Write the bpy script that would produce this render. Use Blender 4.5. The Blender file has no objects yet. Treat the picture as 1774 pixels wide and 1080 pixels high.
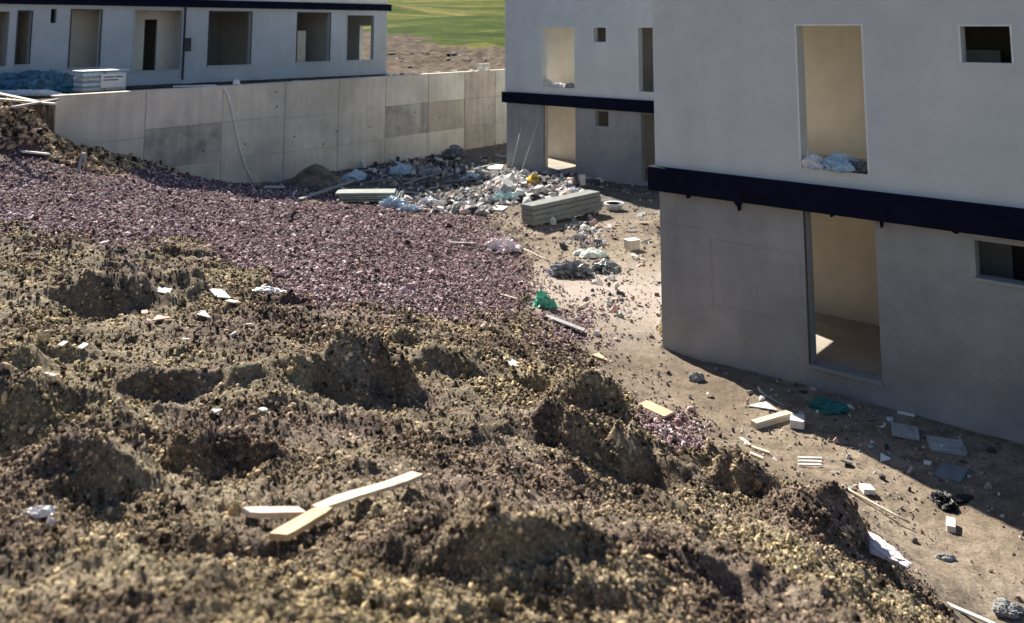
import bpy, bmesh, math, random
import numpy as np
from mathutils import Vector, Matrix
from mathutils.bvhtree import BVHTree

random.seed(7); rng = np.random.default_rng(7)
S = bpy.context.scene; COL = S.collection
R = math.radians

# ------------------------------------------------------------------ camera, world, sun, exposure
FPX = 1500.0; PITCH = math.atan(180/1500); EYE = 5.75; CX = 887.0; CY = -130.0
cam = bpy.data.objects.new('camera', bpy.data.cameras.new('camera')); COL.objects.link(cam); S.camera = cam
cam.location = (0, 0, EYE); cam.rotation_euler = (R(90)+PITCH, 0, 0)
cam.data.sensor_width = 36; cam.data.lens = FPX/1774*36
cam.data.shift_y = (CY-540)/1774
cam.data.clip_end = 2000; cam.data.clip_start = 0.05
cam.data.dof.use_dof = True; cam.data.dof.focus_distance = 12.0; cam.data.dof.aperture_fstop = 1.9

SUN_EL = R(39); SUN_DIR = Vector((-.486, .874, math.tan(R(39)))).normalized()   # towards the sun
W = bpy.data.worlds.new('World'); S.world = W; W.use_nodes = True
wn = W.node_tree.nodes; bg = wn['Background']
sky = wn.new('ShaderNodeTexSky'); sky.sky_type = 'NISHITA'; sky.sun_disc = False
sky.sun_elevation = SUN_EL; sky.sun_rotation = math.atan2(-.486, .874); sky.altitude = 300; sky.ozone_density = 3.5
W.node_tree.links.new(sky.outputs[0], bg.inputs[0]); bg.inputs[1].default_value = 0.05
sun = bpy.data.objects.new('sun', bpy.data.lights.new('sun', 'SUN')); COL.objects.link(sun)
sun.data.energy = 5.0; sun.data.angle = R(.5); sun.data.color = (1.0, .93, .82)
sun.rotation_euler = SUN_DIR.to_track_quat('Z', 'Y').to_euler(); sun.location = (-20, 40, 40)
S.view_settings.view_transform = 'Standard'; S.view_settings.look = 'None'
S.view_settings.exposure = 1.2; S.view_settings.gamma = 1; S.view_settings.use_curve_mapping = False
S.cycles.max_bounces = 7; S.cycles.diffuse_bounces = 4

# ------------------------------------------------------------------ surveying: photo pixel <-> place
CA, SA = math.cos(PITCH), math.sin(PITCH)
def ray(px, py):
    u = -(py-CY)
    return np.array([px-CX, FPX*CA-u*SA, FPX*SA+u*CA])
def on_z(px, py, z):
    r = ray(px, py); t = (z-EYE)/r[2]; return np.array([r[0]*t, r[1]*t, z])
def project(x, y, z):
    z = z-EYE; fw = np.maximum(y*CA+z*SA, .05); up = -y*SA+z*CA
    return CX+FPX*x/fw, CY-FPX*up/fw
class Frame:
    """vertical wall plane: s along the wall, d inwards"""
    def __init__(f, x, y, deg):
        f.o = np.array([x, y]); a = R(deg); f.a = a
        f.u = np.array([math.cos(a), math.sin(a)]); f.n = np.array([-math.sin(a), math.cos(a)])
    def at(f, px, py, off=0.0):
        r = ray(px, py); o = f.o+f.n*off
        t = o.dot(f.n)/(r[:2].dot(f.n)); p = r*t
        return (p[:2]-f.o).dot(f.u), p[2]+EYE
    def rect(f, x0, y0, x1, y1, off=0.0):
        ym = (y0+y1)/2; xm = (x0+x1)/2
        return [f.at(x0, ym, off)[0], f.at(x1, ym, off)[0], f.at(xm, y1, off)[1], f.at(xm, y0, off)[1]]
    def loc(f, s, d=0., z=0.):
        p = f.o+f.u*s+f.n*d; return (p[0], p[1], z)
FR = Frame(2.73, 16.51, -39.8); FM = Frame(-.22, 37.14, -41.0)
FL = Frame(-6.32, 44.02, 46.0); FW = Frame(-14.16, 27.33, 51.7)
WALL_TOP = 3.65

# ------------------------------------------------------------------ noise
def _hash(i, j, seed):
    h = (i*374761393+j*668265263+seed*1442695041) & 0xFFFFFFFF
    h = ((h ^ (h >> 13))*1274126177) & 0xFFFFFFFF
    return ((h ^ (h >> 16)) & 0xFFFF)/65535.0
def vnoise(x, y, seed=0):
    xi = np.floor(x).astype(np.int64); yi = np.floor(y).astype(np.int64); fx = x-xi; fy = y-yi
    fx = fx*fx*fx*(fx*(fx*6-15)+10); fy = fy*fy*fy*(fy*(fy*6-15)+10)
    a = _hash(xi, yi, seed); b = _hash(xi+1, yi, seed); c = _hash(xi, yi+1, seed); d = _hash(xi+1, yi+1, seed)
    return (a+(b-a)*fx+(c-a)*fy+(a-b-c+d)*fx*fy)*2-1
def sstep(a, b, x):
    t = np.clip((x-a)/(b-a), 0, 1); return t*t*(3-2*t)

# ------------------------------------------------------------------ terrain
CTL = [(-150,262,2.5),(0,262,2.4),(60,262,2.3),(110,290,2.0),(170,300,1.65),(440,326,.05),(490,323,0),(587,298,0),
 (668,275,0),(742,262,0),(860,249,0),(200,340,1.75),(400,380,1.2),(600,400,.9),(750,420,.5),(880,420,.1),(900,480,.15),(0,400,2.25),
 (-150,400,2.3),(200,410,2.1),(400,450,1.9),(600,500,1.7),(750,530,1.2),(850,540,.7),(600,600,2.25),(600,700,2.7),(200,500,2.3),(0,500,2.5),
 (200,600,2.6),(0,600,2.8),(0,700,3.1),(200,700,2.95),(0,850,3.5),(200,850,3.3),(400,850,3.2),(600,850,3.15),(800,850,3.05),(1000,850,2.7),
 (1120,850,2.25),(0,1000,3.85),(400,1000,3.75),(800,1000,3.7),(1200,1000,3.4),(1400,1000,2.9),(1500,1000,2.35),(0,1080,4.0),(600,1080,4.0),
 (1100,1080,3.9),(1400,1080,3.5),(1560,1080,2.8),(1640,1080,2.3),(1480,905,1.4),(1400,870,1.6),(1290,820,1.0),(1165,825,1.6),(1090,700,1.2),
 (1000,640,1.2),(900,600,1.3),(1000,700,1.9),(850,700,2.2),
 (1140,610,0),(1050,560,.15),(1000,500,.1),(1100,450,0),(1050,400,0),(950,400,.05),(1130,350,0),(1000,320,0),(880,300,0),(900,330,0),
 (750,330,0),(650,340,0),(560,335,.1),(1110,680,.1),(1190,750,.1),(1250,720,0),(1320,785,.05),(1400,800,0),(1500,870,0),(1460,830,.05),
 (1600,950,0),(1560,950,.1),(1774,960,0),(1700,1060,0),(1774,1080,0),(1900,1000,0),(1774,780,0),(1450,720,0),(1300,660,0),(1640,1010,.1),
 (1750,1250,0),(0,225,2.9),(0,180,3.5),(40,182,3.5),(-200,180,3.5)]
pts = [on_z(*c) for c in CTL]
pts += [np.array(p, float) for p in [(8,22,0),(12,10,0),(16,22,0),(10,5,0),(6.5,5,0),(6,3,.3),(0,0,4.05),(-4,0,4),(3.5,0,3.2),(0,-6,4),(9,0,0),
 (-10,0,4),(-12,8,3.2),(-20,18,3),(-22,0,4),(0,-22,4),(14,-8,.5),(10,34,0),(20,36,0),(30,10,0),(30,-20,1),(-30,-20,4),(-35,25,3.4),(6,46,0),(20,50,.5)]]
for (px, py) in ((99,262),(130,266),(165,268),(205,275),(250,282),(300,296),(350,308),(400,318)):
    _s, _z = FW.at(px, py); pts.append(np.array(FW.loc(_s, -.08, _z)))
pts = np.array(pts); PN = len(pts)
def _k(d2): return .5*d2*np.log(d2+1e-9)
_A = np.zeros((PN+3, PN+3)); _d2 = ((pts[:, None, :2]-pts[None, :, :2])**2).sum(-1)
_A[:PN, :PN] = _k(_d2)+np.eye(PN)*.03; _A[:PN, PN] = 1; _A[:PN, PN+1:] = pts[:, :2]; _A[PN, :PN] = 1; _A[PN+1:, :PN] = pts[:, :2].T
_w = np.linalg.solve(_A, np.concatenate([pts[:, 2], np.zeros(3)]))
def tps(x, y):
    out = np.empty(len(x))
    for i in range(0, len(x), 60000):
        xs = x[i:i+60000, None]; ys = y[i:i+60000, None]
        out[i:i+60000] = _k((xs-pts[None, :, 0])**2+(ys-pts[None, :, 1])**2)@_w[:PN]+_w[PN]+_w[PN+1]*xs[:, 0]+_w[PN+2]*ys[:, 0]
    return np.clip(out, -.15, 4.3)
def poly_soft(poly, px, py):
    """signed distance in photo pixels to a polygon (positive inside)"""
    inside = np.zeros(len(px), bool); dmin = np.full(len(px), 1e9); n = len(poly)
    for k in range(n):
        x0, y0 = poly[k]; x1, y1 = poly[(k+1) % n]
        c = ((y0 > py) != (y1 > py)) & (px < (x1-x0)*(py-y0)/((y1-y0) or 1e-9)+x0); inside ^= c
        t = np.clip(((px-x0)*(x1-x0)+(py-y0)*(y1-y0))/((x1-x0)**2+(y1-y0)**2), 0, 1)
        dmin = np.minimum(dmin, np.hypot(px-x0-t*(x1-x0), py-y0-t*(y1-y0)))
    return np.where(inside, dmin, -dmin)
P_GRAVEL = [(-400,256),(60,264),(105,284),(190,296),(235,296),(252,276),(330,300),(440,326),(520,338),(620,347),(760,362),(850,385),(900,412),(912,460),
            (905,520),(880,548),(700,548),(600,528),(520,512),(450,470),(330,428),(200,428),(150,415),(0,402),(-400,400)]
P_PATH = [(912,412),(860,390),(760,366),(620,350),(520,340),(440,328),(500,318),(600,292),(870,245),(1300,245),(1145,350),(1145,600),(2600,700),(2600,2600),(2100,1900),
          (1750,1250),(1640,1050),(1490,905),(1310,800),(1240,775),(1172,800),(1095,692),(1010,615),(940,575),(915,545)]
P_PATCH = [[(925,562),(1010,560),(1030,590),(990,605),(930,590)], [(1110,735),(1180,735),(1215,765),(1200,790),(1150,788)]]
def masks(x, y, z):
    px, py = project(x, y, z)
    wob = (vnoise(x*1.1, y*1.1, 3)*15+vnoise(x*3.5, y*3.5, 4)*9+vnoise(x*9, y*9, 44)*7)
    g = poly_soft(P_GRAVEL, px, py)+wob
    for q in P_PATCH: g = np.maximum(g, poly_soft(q, px, py)+wob*.8)
    p = poly_soft(P_PATH, px, py)+wob*.6
    for (cx, cy, H, w) in HEAPS[:2]:
        q = np.hypot(x-cx, y-cy) < w*1.25; g = np.where(q, -20, g); p = np.where(q, -20, p)
    ok = y > 1.0
    return np.where(ok, g, -99), np.where(ok, p, np.where(x > 5.5, 99, -99))
# steep little faces that look at the camera: px, py of the lip, width, height, reach behind
SCARPS = [(200,470,.75,.72,.8),(590,628,.55,.42,.6),(650,640,.4,.35,.5),(290,765,.42,.26,.5),(380,768,.3,.22,.4),(50,690,.6,.55,.8),(140,765,.4,.4,.6),(-30,600,.4,.45,.9),
          (1035,668,.42,.5,.5),(1000,720,.4,.4,.5),(1085,725,.32,.5,.5),(1125,775,.3,.45,.5),(1275,800,.28,.4,.4),(1230,770,.3,.2,.4),(1490,915,.3,.3,.4),(1440,890,.3,.3,.5),(830,915,.45,.2,.5),(960,955,.35,.18,.4),
          (880,850,.12,.1,.3),(690,570,.22,.2,.4),(520,505,.35,.25,.4),(290,640,.4,.22,.4),(430,650,.35,.2,.4),(930,645,.4,.25,.4),(570,570,.35,.25,.4),
          (125,604,.35,.12,.4),(780,610,.4,.25,.5),(330,430,.5,.2,.4),(700,1010,.25,.12,.3),(1200,930,.3,.2,.4),(400,930,.3,.1,.3)]
SC = []; HEAPS = []
def scarp_h(x, y):
    h = np.zeros(len(x))
    for (sx, sy, w, H, L) in SC_POS:
        r = math.hypot(sx, sy); vx, vy = sx/r, sy/r
        v = (x-sx)*vx+(y-sy)*vy; u = -(x-sx)*vy+(y-sy)*vx
        m = (np.abs(u) < w*3) & (v > -2) & (v < L*6)
        if not m.any(): continue
        xm, ym = x[m], y[m]; vv = v[m]+vnoise(u[m]*2.2, u[m]*0+sx, 9)*.30*w+vnoise(xm*6, ym*6, 10)*.07; uu = u[m]+vnoise(xm*1.3/w, ym*1.3/w, 19)*.45*w
        pr = sstep(-H*.65, 0, vv)*np.exp(-np.maximum(vv, 0)**2/(L*L))
        h[m] += H*np.exp(-np.abs(uu/w)**3.4)*(pr-.28*np.exp(-((vv+H*.65+.12)/(.30+.3*H))**2))*(.72+.38*vnoise(xm*2.3, ym*2.3, 20)+.12*vnoise(xm*8, ym*8, 24))
    return h
def base_h(x, y):
    h = tps(x, y)
    s = (x-FW.o[0])*FW.u[0]+(y-FW.o[1])*FW.u[1]; d = (x-FW.o[0])*FW.n[0]+(y-FW.o[1])*FW.n[1]
    up = sstep(.12, .2, d)*sstep(-.5, -.2, s); soft = sstep(-.2, 2.5, d)*(s <= -.2)
    r = np.hypot(x, y)
    ter = 3.5+.9*sstep(50, 62, r)*1.0+np.maximum(r-62, 0)*.090
    ter = ter+sstep(47, 52, r)*(vnoise(x*.45, y*.45, 21)*.32+vnoise(x*1.7, y*1.7, 23)*.16)*(1-sstep(62, 66, r))+sstep(60, 90, r)*vnoise(x*.05, y*.05, 22)*.9
    k = np.maximum(up, soft)
    h = h*(1-k)+ter*k
    far = sstep(46, 60, r)
    return h*(1-far)+np.where(y > 0, ter, h)*far
def height(x, y, fine=True):
    x = np.asarray(x, float); y = np.asarray(y, float)
    b = base_h(x, y); g, p = masks(x, y, b)
    dW = (x-FW.o[0])*FW.n[0]+(y-FW.o[1])*FW.n[1]
    onter = sstep(.0, .25, dW)
    gm = sstep(-10, 10, g)*(1-onter); pm = sstep(-8, 8, p)*(1-gm)*(1-onter); mm = np.clip(1-gm-pm, 0, 1)*(1-onter)
    near = 1-sstep(34, 45, np.hypot(x, y))
    h = b+scarp_h(x, y)*(.15+.85*mm)
    qx = x+vnoise(x*1.7, y*1.7, 31)*.25; qy = y+vnoise(x*1.7, y*1.7, 32)*.25
    n1 = 1-np.abs(vnoise(qx*1.0, qy*1.0, 1)); n2 = 1-np.abs(vnoise(qx*2.6+3, qy*2.6, 2)); n3 = 1-np.abs(vnoise(qx*6.5, qy*6.5, 5))
    h = h+mm*near*(.14*(n1-.55)+.075*(n2-.55)+.038*(n3-.55))
    if fine:
        h = h+mm*near*(.018*vnoise(x*15, y*15, 6)+.012*vnoise(x*34, y*34, 7)+.008*vnoise(x*75, y*75, 8))
    h = h+gm*near*(.05*vnoise(x*.9, y*.9, 11)+.018*vnoise(x*3.3, y*3.3, 12)+.012*vnoise(x*13, y*13, 13))
    h = h+pm*near*(.025*vnoise(x*.8, y*.8, 14)+.014*vnoise(x*3, y*3, 15)+.008*vnoise(x*11, y*11, 16)+.004*vnoise(x*40, y*40, 17))
    h = h+onter*near*(.02*vnoise(x*2, y*2, 18))
    for (cx, cy, H, w) in HEAPS:
        h = h+H*np.exp(-((x-cx)**2+(y-cy)**2)/(w*w))
    return h
def terr_hit(px, py):
    r = ray(px, py); n = math.hypot(r[0], r[1])
    t = np.exp(np.linspace(math.log(1.8), math.log(120), 1500))/n
    x, y, z = r[0]*t, r[1]*t, EYE+r[2]*t
    h = height(x, y); below = np.where(z < h)[0]
    i = below[0] if len(below) else len(t)-1
    if i > 0:
        a, b = z[i-1]-h[i-1], z[i]-h[i]; k = a/(a-b) if a != b else 0
        return np.array([x[i-1]+(x[i]-x[i-1])*k, y[i-1]+(y[i]-y[i-1])*k, h[i-1]+(h[i]-h[i-1])*k])
    return np.array([x[i], y[i], h[i]])
SC_POS = []
sp = []
for (a, b, w, H, L) in SCARPS:
    H = H*.8; q = terr_hit(a, b); q = terr_hit(a, b+H*1300/math.hypot(q[0], q[1])); sp.append((q[0], q[1], w, H, L))
SC_POS = sp; _hp = []
for (px, py, z, H, w) in [(165,282,1.7,.38,.75),(545,325,0,.75,.85),(925,335,0,.32,1.3),(885,322,0,.22,.7),(1100,395,0,.12,.9),(790,275,0,.35,.8),(700,288,0,.22,.7),(480,700,2.7,.12,.4)]:
    q = on_z(px, py, z); _hp.append((q[0], q[1], H, w))
HEAPS = _hp

# ------------------------------------------------------------------ materials
def M(name): 
    m = bpy.data.materials.new(name); m.use_nodes = True; nt = m.node_tree; return m, nt, nt.nodes['Principled BSDF']
def N(nt, t, **kw):
    n = nt.nodes.new(t)
    for k, v in kw.items():
        if k in n.inputs.keys() if isinstance(k, str) else False: n.inputs[k].default_value = v
        else: setattr(n, k, v)
    return n
def noise(nt, vec, scale, detail=4, rough=.6, dist=0):
    n = nt.nodes.new('ShaderNodeTexNoise'); n.inputs['Scale'].default_value = scale; n.inputs['Detail'].default_value = detail
    n.inputs['Roughness'].default_value = rough; n.inputs['Distortion'].default_value = dist; nt.links.new(vec, n.inputs['Vector']); return n.outputs['Fac']
def ramp(nt, fac, stops, interp='LINEAR'):
    r = nt.nodes.new('ShaderNodeValToRGB'); r.color_ramp.interpolation = interp; e = r.color_ramp.elements
    while len(e) < len(stops): e.new(.5)
    for k, (p, c) in enumerate(stops): e[k].position = p; e[k].color = (*c, 1) if len(c) == 3 else c
    nt.links.new(fac, r.inputs[0]); return r.outputs[0]
def mixc(nt, fac, a, b, mode='MIX'):
    m = nt.nodes.new('ShaderNodeMix'); m.data_type = 'RGBA'; m.blend_type = mode
    for s, v in ((m.inputs[0], fac), (m.inputs[6], a), (m.inputs[7], b)):
        if isinstance(v, (int, float)): s.default_value = v
        elif isinstance(v, tuple): s.default_value = (*v, 1)
        else: nt.links.new(v, s)
    return m.outputs[2]
def bump(nt, bsdf, h, strength, dist):
    b = nt.nodes.new('ShaderNodeBump'); b.inputs['Strength'].default_value = strength; b.inputs['Distance'].default_value = dist
    nt.links.new(h, b.inputs['Height']); nt.links.new(b.outputs[0], bsdf.inputs['Normal'])
def coords(nt, kind='Object'):
    return nt.nodes.new('ShaderNodeTexCoord').outputs[kind]
def grey(stops): return [(p, (v, v, v)) for p, v in stops]

def mat_soil(clod=False):
    m, nt, b = M('soil_clods' if clod else 'turned_soil')
    geo = nt.nodes.new('ShaderNodeNewGeometry'); P = geo.outputs['Position']
    big = noise(nt, P, .55, 3, .6); mid = noise(nt, P, 2.6, 4, .6); fine = noise(nt, P, 26, 5, .7); vfine = noise(nt, P, 90, 3, .7)
    base = ramp(nt, mid, [(.28, (.12,.092,.062)), (.42, (.24,.195,.135)), (.56, (.35,.290,.190)), (.72, (.46,.39,.27))])
    red = ramp(nt, mid, [(.30, (.085,.062,.048)), (.5, (.20,.150,.118)), (.7, (.36,.285,.225))])
    c = mixc(nt, ramp(nt, big, grey([(.42, 0), (.60, 1)])), base, red)
    c = mixc(nt, 1.0, c, ramp(nt, fine, grey([(.30, .28), (.5, .95 if clod else .68), (.70, 1.6 if clod else 1.2)])), 'MULTIPLY')
    c = mixc(nt, .8, c, ramp(nt, vfine, grey([(.32, .45), (.5, 1.0), (.68, 1.5)])), 'MULTIPLY')
    if clod:
        oi = nt.nodes.new('ShaderNodeObjectInfo')
        c = mixc(nt, 1.0, c, ramp(nt, oi.outputs['Random'], [(0, (.09,.085,.075)), (.3, (.36,.34,.31)), (.5, (1.25,1.20,1.04)), (.80, (2.25,2.15,1.82)), (.96, (2.5,2.35,2.05)), (1, (2.3,2.2,2.1))]), 'MULTIPLY')
    nt.links.new(c, b.inputs['Base Color']); b.inputs['Roughness'].default_value = .95; b.inputs['Specular IOR Level'].default_value = .2
    bump(nt, b, fine, .9, .03); return m
def mat_path():
    m, nt, b = M('packed_earth')
    geo = nt.nodes.new('ShaderNodeNewGeometry'); P = geo.outputs['Position']
    big = noise(nt, P, .5, 4, .6); mid = noise(nt, P, 3.5, 5, .65); fine = noise(nt, P, 30, 5, .75)
    c = ramp(nt, big, [(.32, (.165,.128,.090)), (.5, (.25,.20,.147)), (.68, (.33,.275,.215))])
    c = mixc(nt, ramp(nt, mid, grey([(.45, 0), (.62, .8)])), c, (.14,.108,.08))
    c = mixc(nt, 1, c, ramp(nt, fine, grey([(.32, .45), (.5, 1.0), (.7, 1.3)])), 'MULTIPLY')
    vd = nt.nodes.new('ShaderNodeVectorMath'); vd.operation = 'DISTANCE'; nt.links.new(P, vd.inputs[0]); vd.inputs[1].default_value = (2.3, 19.5, 0)
    ad = nt.nodes.new('ShaderNodeMath'); ad.operation = 'MULTIPLY_ADD'; nt.links.new(mid, ad.inputs[0]); ad.inputs[1].default_value = -4.0; nt.links.new(vd.outputs['Value'], ad.inputs[2])
    mr = nt.nodes.new('ShaderNodeMapRange'); mr.inputs[1].default_value = -1.2; mr.inputs[2].default_value = 1.6; mr.inputs[3].default_value = .75; mr.inputs[4].default_value = 0; nt.links.new(ad.outputs[0], mr.inputs[0])
    c = mixc(nt, mr.outputs[0], c, mixc(nt, 1, (.46,.39,.345), ramp(nt, fine, grey([(.32, .6), (.6, 1.1)])), 'MULTIPLY'))   # spilt plaster dust
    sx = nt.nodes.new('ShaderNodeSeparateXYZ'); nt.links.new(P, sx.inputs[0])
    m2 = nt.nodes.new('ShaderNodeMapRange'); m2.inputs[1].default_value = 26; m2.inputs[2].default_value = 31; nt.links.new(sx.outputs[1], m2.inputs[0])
    yard_shade = ramp(nt, mid, [(.35, (.07,.068,.064)), (.55, (.14,.130,.115)), (.7, (.33,.29,.25))])
    c = mixc(nt, m2.outputs[0], c, mixc(nt, 1, yard_shade, ramp(nt, fine, grey([(.32, .5), (.6, 1.1)])), 'MULTIPLY'))  # far yard painted darker, wall shade put into the earth colour
    nt.links.new(c, b.inputs['Base Color']); b.inputs['Roughness'].default_value = .95; b.inputs['Specular IOR Level'].default_value = .2
    bump(nt, b, fine, .7, .02); return m
def mat_gravelbed():
    m, nt, b = M('gravel_fines')
    geo = nt.nodes.new('ShaderNodeNewGeometry'); P = geo.outputs['Position']
    fine = noise(nt, P, 18, 4, .7)
    c = ramp(nt, fine, [(.35, (.02,.010,.011)), (.5, (.08,.045,.045)), (.65, (.20,.135,.125))])
    nt.links.new(c, b.inputs['Base Color']); b.inputs['Roughness'].default_value = .95; bump(nt, b, fine, 1, .03); return m
def mat_stone(name, stops):
    m, nt, b = M(name); oi = nt.nodes.new('ShaderNodeObjectInfo')
    c = ramp(nt, oi.outputs['Random'], stops); P = coords(nt)
    c = mixc(nt, 1, c, ramp(nt, noise(nt, P, 3, 3, .6), grey([(.3, .7), (.7, 1.25)])), 'MULTIPLY')
    nt.links.new(c, b.inputs['Base Color']); b.inputs['Roughness'].default_value = .85; return m
def mat_meadow():
    m, nt, b = M('meadow_grass')
    geo = nt.nodes.new('ShaderNodeNewGeometry'); P = geo.outputs['Position']
    mp = nt.nodes.new('ShaderNodeMapping'); mp.inputs['Scale'].default_value = (.35, 1.2, 1); nt.links.new(P, mp.inputs['Vector']); V = mp.outputs[0]
    a = noise(nt, V, .16, 5, .65); f = noise(nt, V, 2.2, 5, .75)
    c = ramp(nt, a, [(.38, (.045,.085,.010)), (.48, (.085,.130,.016)), (.56, (.18,.185,.036)), (.68, (.31,.27,.08))])
    c = mixc(nt, 1, c, ramp(nt, f, grey([(.32, .4), (.66, 1.4)])), 'MULTIPLY')
    nt.links.new(c, b.inputs['Base Color']); b.inputs['Roughness'].default_value = 1; b.inputs['Specular IOR Level'].default_value = .1
    bump(nt, b, f, 1, .7); return m
def mat_render(name, col, dirt, scale=1.0, streak=.5, b_=.25):
    m, nt, b = M(name); P = coords(nt)
    big = noise(nt, P, .45*scale, 4, .55, .5); mid = noise(nt, P, 2.2*scale, 5, .6)
    mp = nt.nodes.new('ShaderNodeMapping'); mp.inputs['Scale'].default_value = (2.4, 2.4, .22); nt.links.new(P, mp.inputs['Vector'])
    st = noise(nt, mp.outputs[0], 1.6, 5, .65)
    c = mixc(nt, ramp(nt, big, grey([(.38, 0), (.66, 1)])), col, dirt)
    c = mixc(nt, streak, c, ramp(nt, st, grey([(.3, .72), (.6, 1.06)])), 'MULTIPLY')
    c = mixc(nt, .6, c, ramp(nt, mid, grey([(.3, .84), (.7, 1.08)])), 'MULTIPLY')
    nt.links.new(c, b.inputs['Base Color']); b.inputs['Roughness'].default_value = .9; b.inputs['Specular IOR Level'].default_value = .25
    bump(nt, b, noise(nt, P, 9, 5, .75, .6), b_*1.3, .02); return m
def mat_plain(name, col, rough=.7, var=.25, sc=6, metal=0, sheen=None, alpha=None):
    m, nt, b = M(name); P = coords(nt)
    c = mixc(nt, 1, col, ramp(nt, noise(nt, P, sc, 4, .65), grey([(.3, 1-var), (.7, 1+var)])), 'MULTIPLY')
    nt.links.new(c, b.inputs['Base Color']); b.inputs['Roughness'].default_value = rough; b.inputs['Metallic'].default_value = metal
    bump(nt, b, noise(nt, P, sc*4, 3, .6), .3, .01); return m
def mat_wood(name, a, d):
    m, nt, b = M(name); P = coords(nt)
    mp = nt.nodes.new('ShaderNodeMapping'); mp.inputs['Scale'].default_value = (1.5, 22, 22); nt.links.new(P, mp.inputs['Vector'])
    g = noise(nt, mp.outputs[0], 1.6, 5, .7); s = noise(nt, P, 7, 4, .7)
    c = mixc(nt, ramp(nt, g, grey([(.38, 0), (.62, 1)])), a, d)
    c = mixc(nt, ramp(nt, s, grey([(.55, 0), (.72, .6)])), c, (d[0]*.4, d[1]*.35, d[2]*.32))
    nt.links.new(c, b.inputs['Base Color']); b.inputs['Roughness'].default_value = .8; bump(nt, b, g, .4, .004); return m
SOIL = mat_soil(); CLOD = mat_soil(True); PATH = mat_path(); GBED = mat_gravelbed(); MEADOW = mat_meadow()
GSTONE = mat_stone('gravel_stone', [(0, (.022,.010,.012)), (.22, (.08,.038,.042)), (.5, (.24,.142,.145)), (.75, (.44,.295,.295)), (.94, (.64,.50,.49)), (1, (.84,.76,.74))])
PEBBLE = mat_stone('path_pebble', [(0, (.11,.085,.066)), (.3, (.20,.155,.12)), (.5, (.27,.155,.12)), (.8, (.34,.28,.23)), (1, (.62,.57,.51))])
SCREE = mat_plain('rough_earth', (.10,.078,.058), .95, .75, 1.6); SCREE.node_tree.nodes['Principled BSDF'].inputs['Specular IOR Level'].default_value = .03
WHITE = mat_render('white_render', (.66,.69,.67), (.585,.62,.605), .5, .06)
CEMENT = mat_render('cement_undercoat', (.38,.38,.36), (.25,.26,.255), 1.1, .18, .8)
CEMENT_M = mat_render('cement_undercoat_weathered', (.35,.355,.355), (.26,.27,.275), 1.1, .25, .5)
GREYWALL = mat_render('pale_grey_render', (.54,.57,.58), (.47,.50,.52), .5, .25)
PLASTER = mat_render('bare_warm_plaster', (.72,.66,.55), (.64,.58,.48), .8, .15)
PLASTER_L = mat_render('cream_plaster', (.84,.80,.70), (.78,.72,.62), .8, .1)
FLOORM = mat_render('dusty_concrete_floor', (.40,.36,.30), (.28,.25,.21), 1.5, 0)
NAVY = mat_plain('navy_band_paint', (.0035,.005,.018), .8, .3, 2.5); NAVY.node_tree.nodes['Principled BSDF'].inputs['Specular IOR Level'].default_value = .12
CONC = mat_render('cast_concrete', (.78,.715,.60), (.58,.535,.45), .9, .4, .8)
CONC_D = mat_render('stained_cast_concrete', (.60,.555,.475), (.36,.335,.295), 2.2, .8, .8)
CONC_R = mat_render('rusty_cast_concrete', (.62,.53,.44), (.46,.39,.33), 1.4, .8, .6)
ROOFM = mat_plain('roof_concrete', (.35,.34,.33), .9)
DARKM = mat_plain('dark_opening_frame', (.03,.03,.035), .6)
WOODL = mat_wood('pale_plank_wood', (.72,.64,.50), (.50,.41,.30)); WOODY = mat_wood('yellow_plank_wood', (.66,.52,.30), (.46,.34,.19))
WOODP = mat_wood('pinkish_board', (.74,.62,.52), (.55,.42,.34)); WOODD = mat_wood('dark_old_wood', (.20,.14,.10), (.11,.08,.06)); WOODG = mat_wood('grey_board', (.42,.42,.40), (.27,.27,.26))
PAPER = mat_plain('white_scrap', (.82,.80,.76), .6, .15); PLASTW = mat_plain('white_plastic_film', (.78,.78,.78), .35, .2, 9); PLASTP = mat_plain('pinkish_film', (.76,.66,.66), .4, .2, 9)
PLASTB = mat_plain('blue_tarp', (.06,.16,.24), .4, .7, 3); PLASTLB = mat_plain('pale_blue_film', (.45,.58,.66), .35, .25, 8)
PLASTG = mat_plain('green_bag_film', (.13,.46,.31), .35, .35, 10); PLASTT = mat_plain('teal_cloth', (.02,.16,.14), .8, .4); PLASTK = mat_plain('black_film', (.012,.012,.014), .5, .4)
PLASTD = mat_plain('grey_black_film', (.14,.15,.16), .3, .8, 12); YELLOW = mat_plain('yellow_plastic', (.70,.47,.05), .4, .2)
RUB_W = mat_plain('white_rubble', (.60,.585,.55), .9, .25); RUB_G = mat_plain('grey_rubble', (.27,.27,.265), .9, .35); RUB_P = mat_plain('pink_rubble', (.52,.36,.31), .9, .35); RUB_D = mat_plain('dark_rubble', (.045,.045,.05), .9, .4); RUB_T = mat_plain('pale_teal_rubble', (.42,.58,.56), .8, .3)
CARD = mat_plain('tan_board', (.62,.45,.29), .85, .15, 4); SALMON = mat_plain('salmon_tile', (.62,.35,.26), .8, .15); SLABG = mat_plain('grey_slab', (.17,.19,.20), .85, .25); SLABW = mat_plain('off_white_slab', (.70,.68,.62), .85, .2)
GREYGREEN = mat_wood('grey_green_sheet', (.30,.33,.30), (.17,.19,.175)); SHEETG = mat_wood('weathered_grey_sheet', (.25,.265,.25), (.14,.15,.14)); HOSEM = mat_plain('grey_hose_rubber', (.80,.80,.76), .5); STEEL = mat_plain('pale_steel_pole', (.48,.48,.46), .5, .2)
PRINT = mat_plain('dark_blue_print', (.10,.13,.20), .5, .2)
LEAF = mat_stone('hedge_leaf', [(0, (.018,.035,.012)), (.6, (.035,.065,.02)), (1, (.06,.095,.03))])

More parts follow.
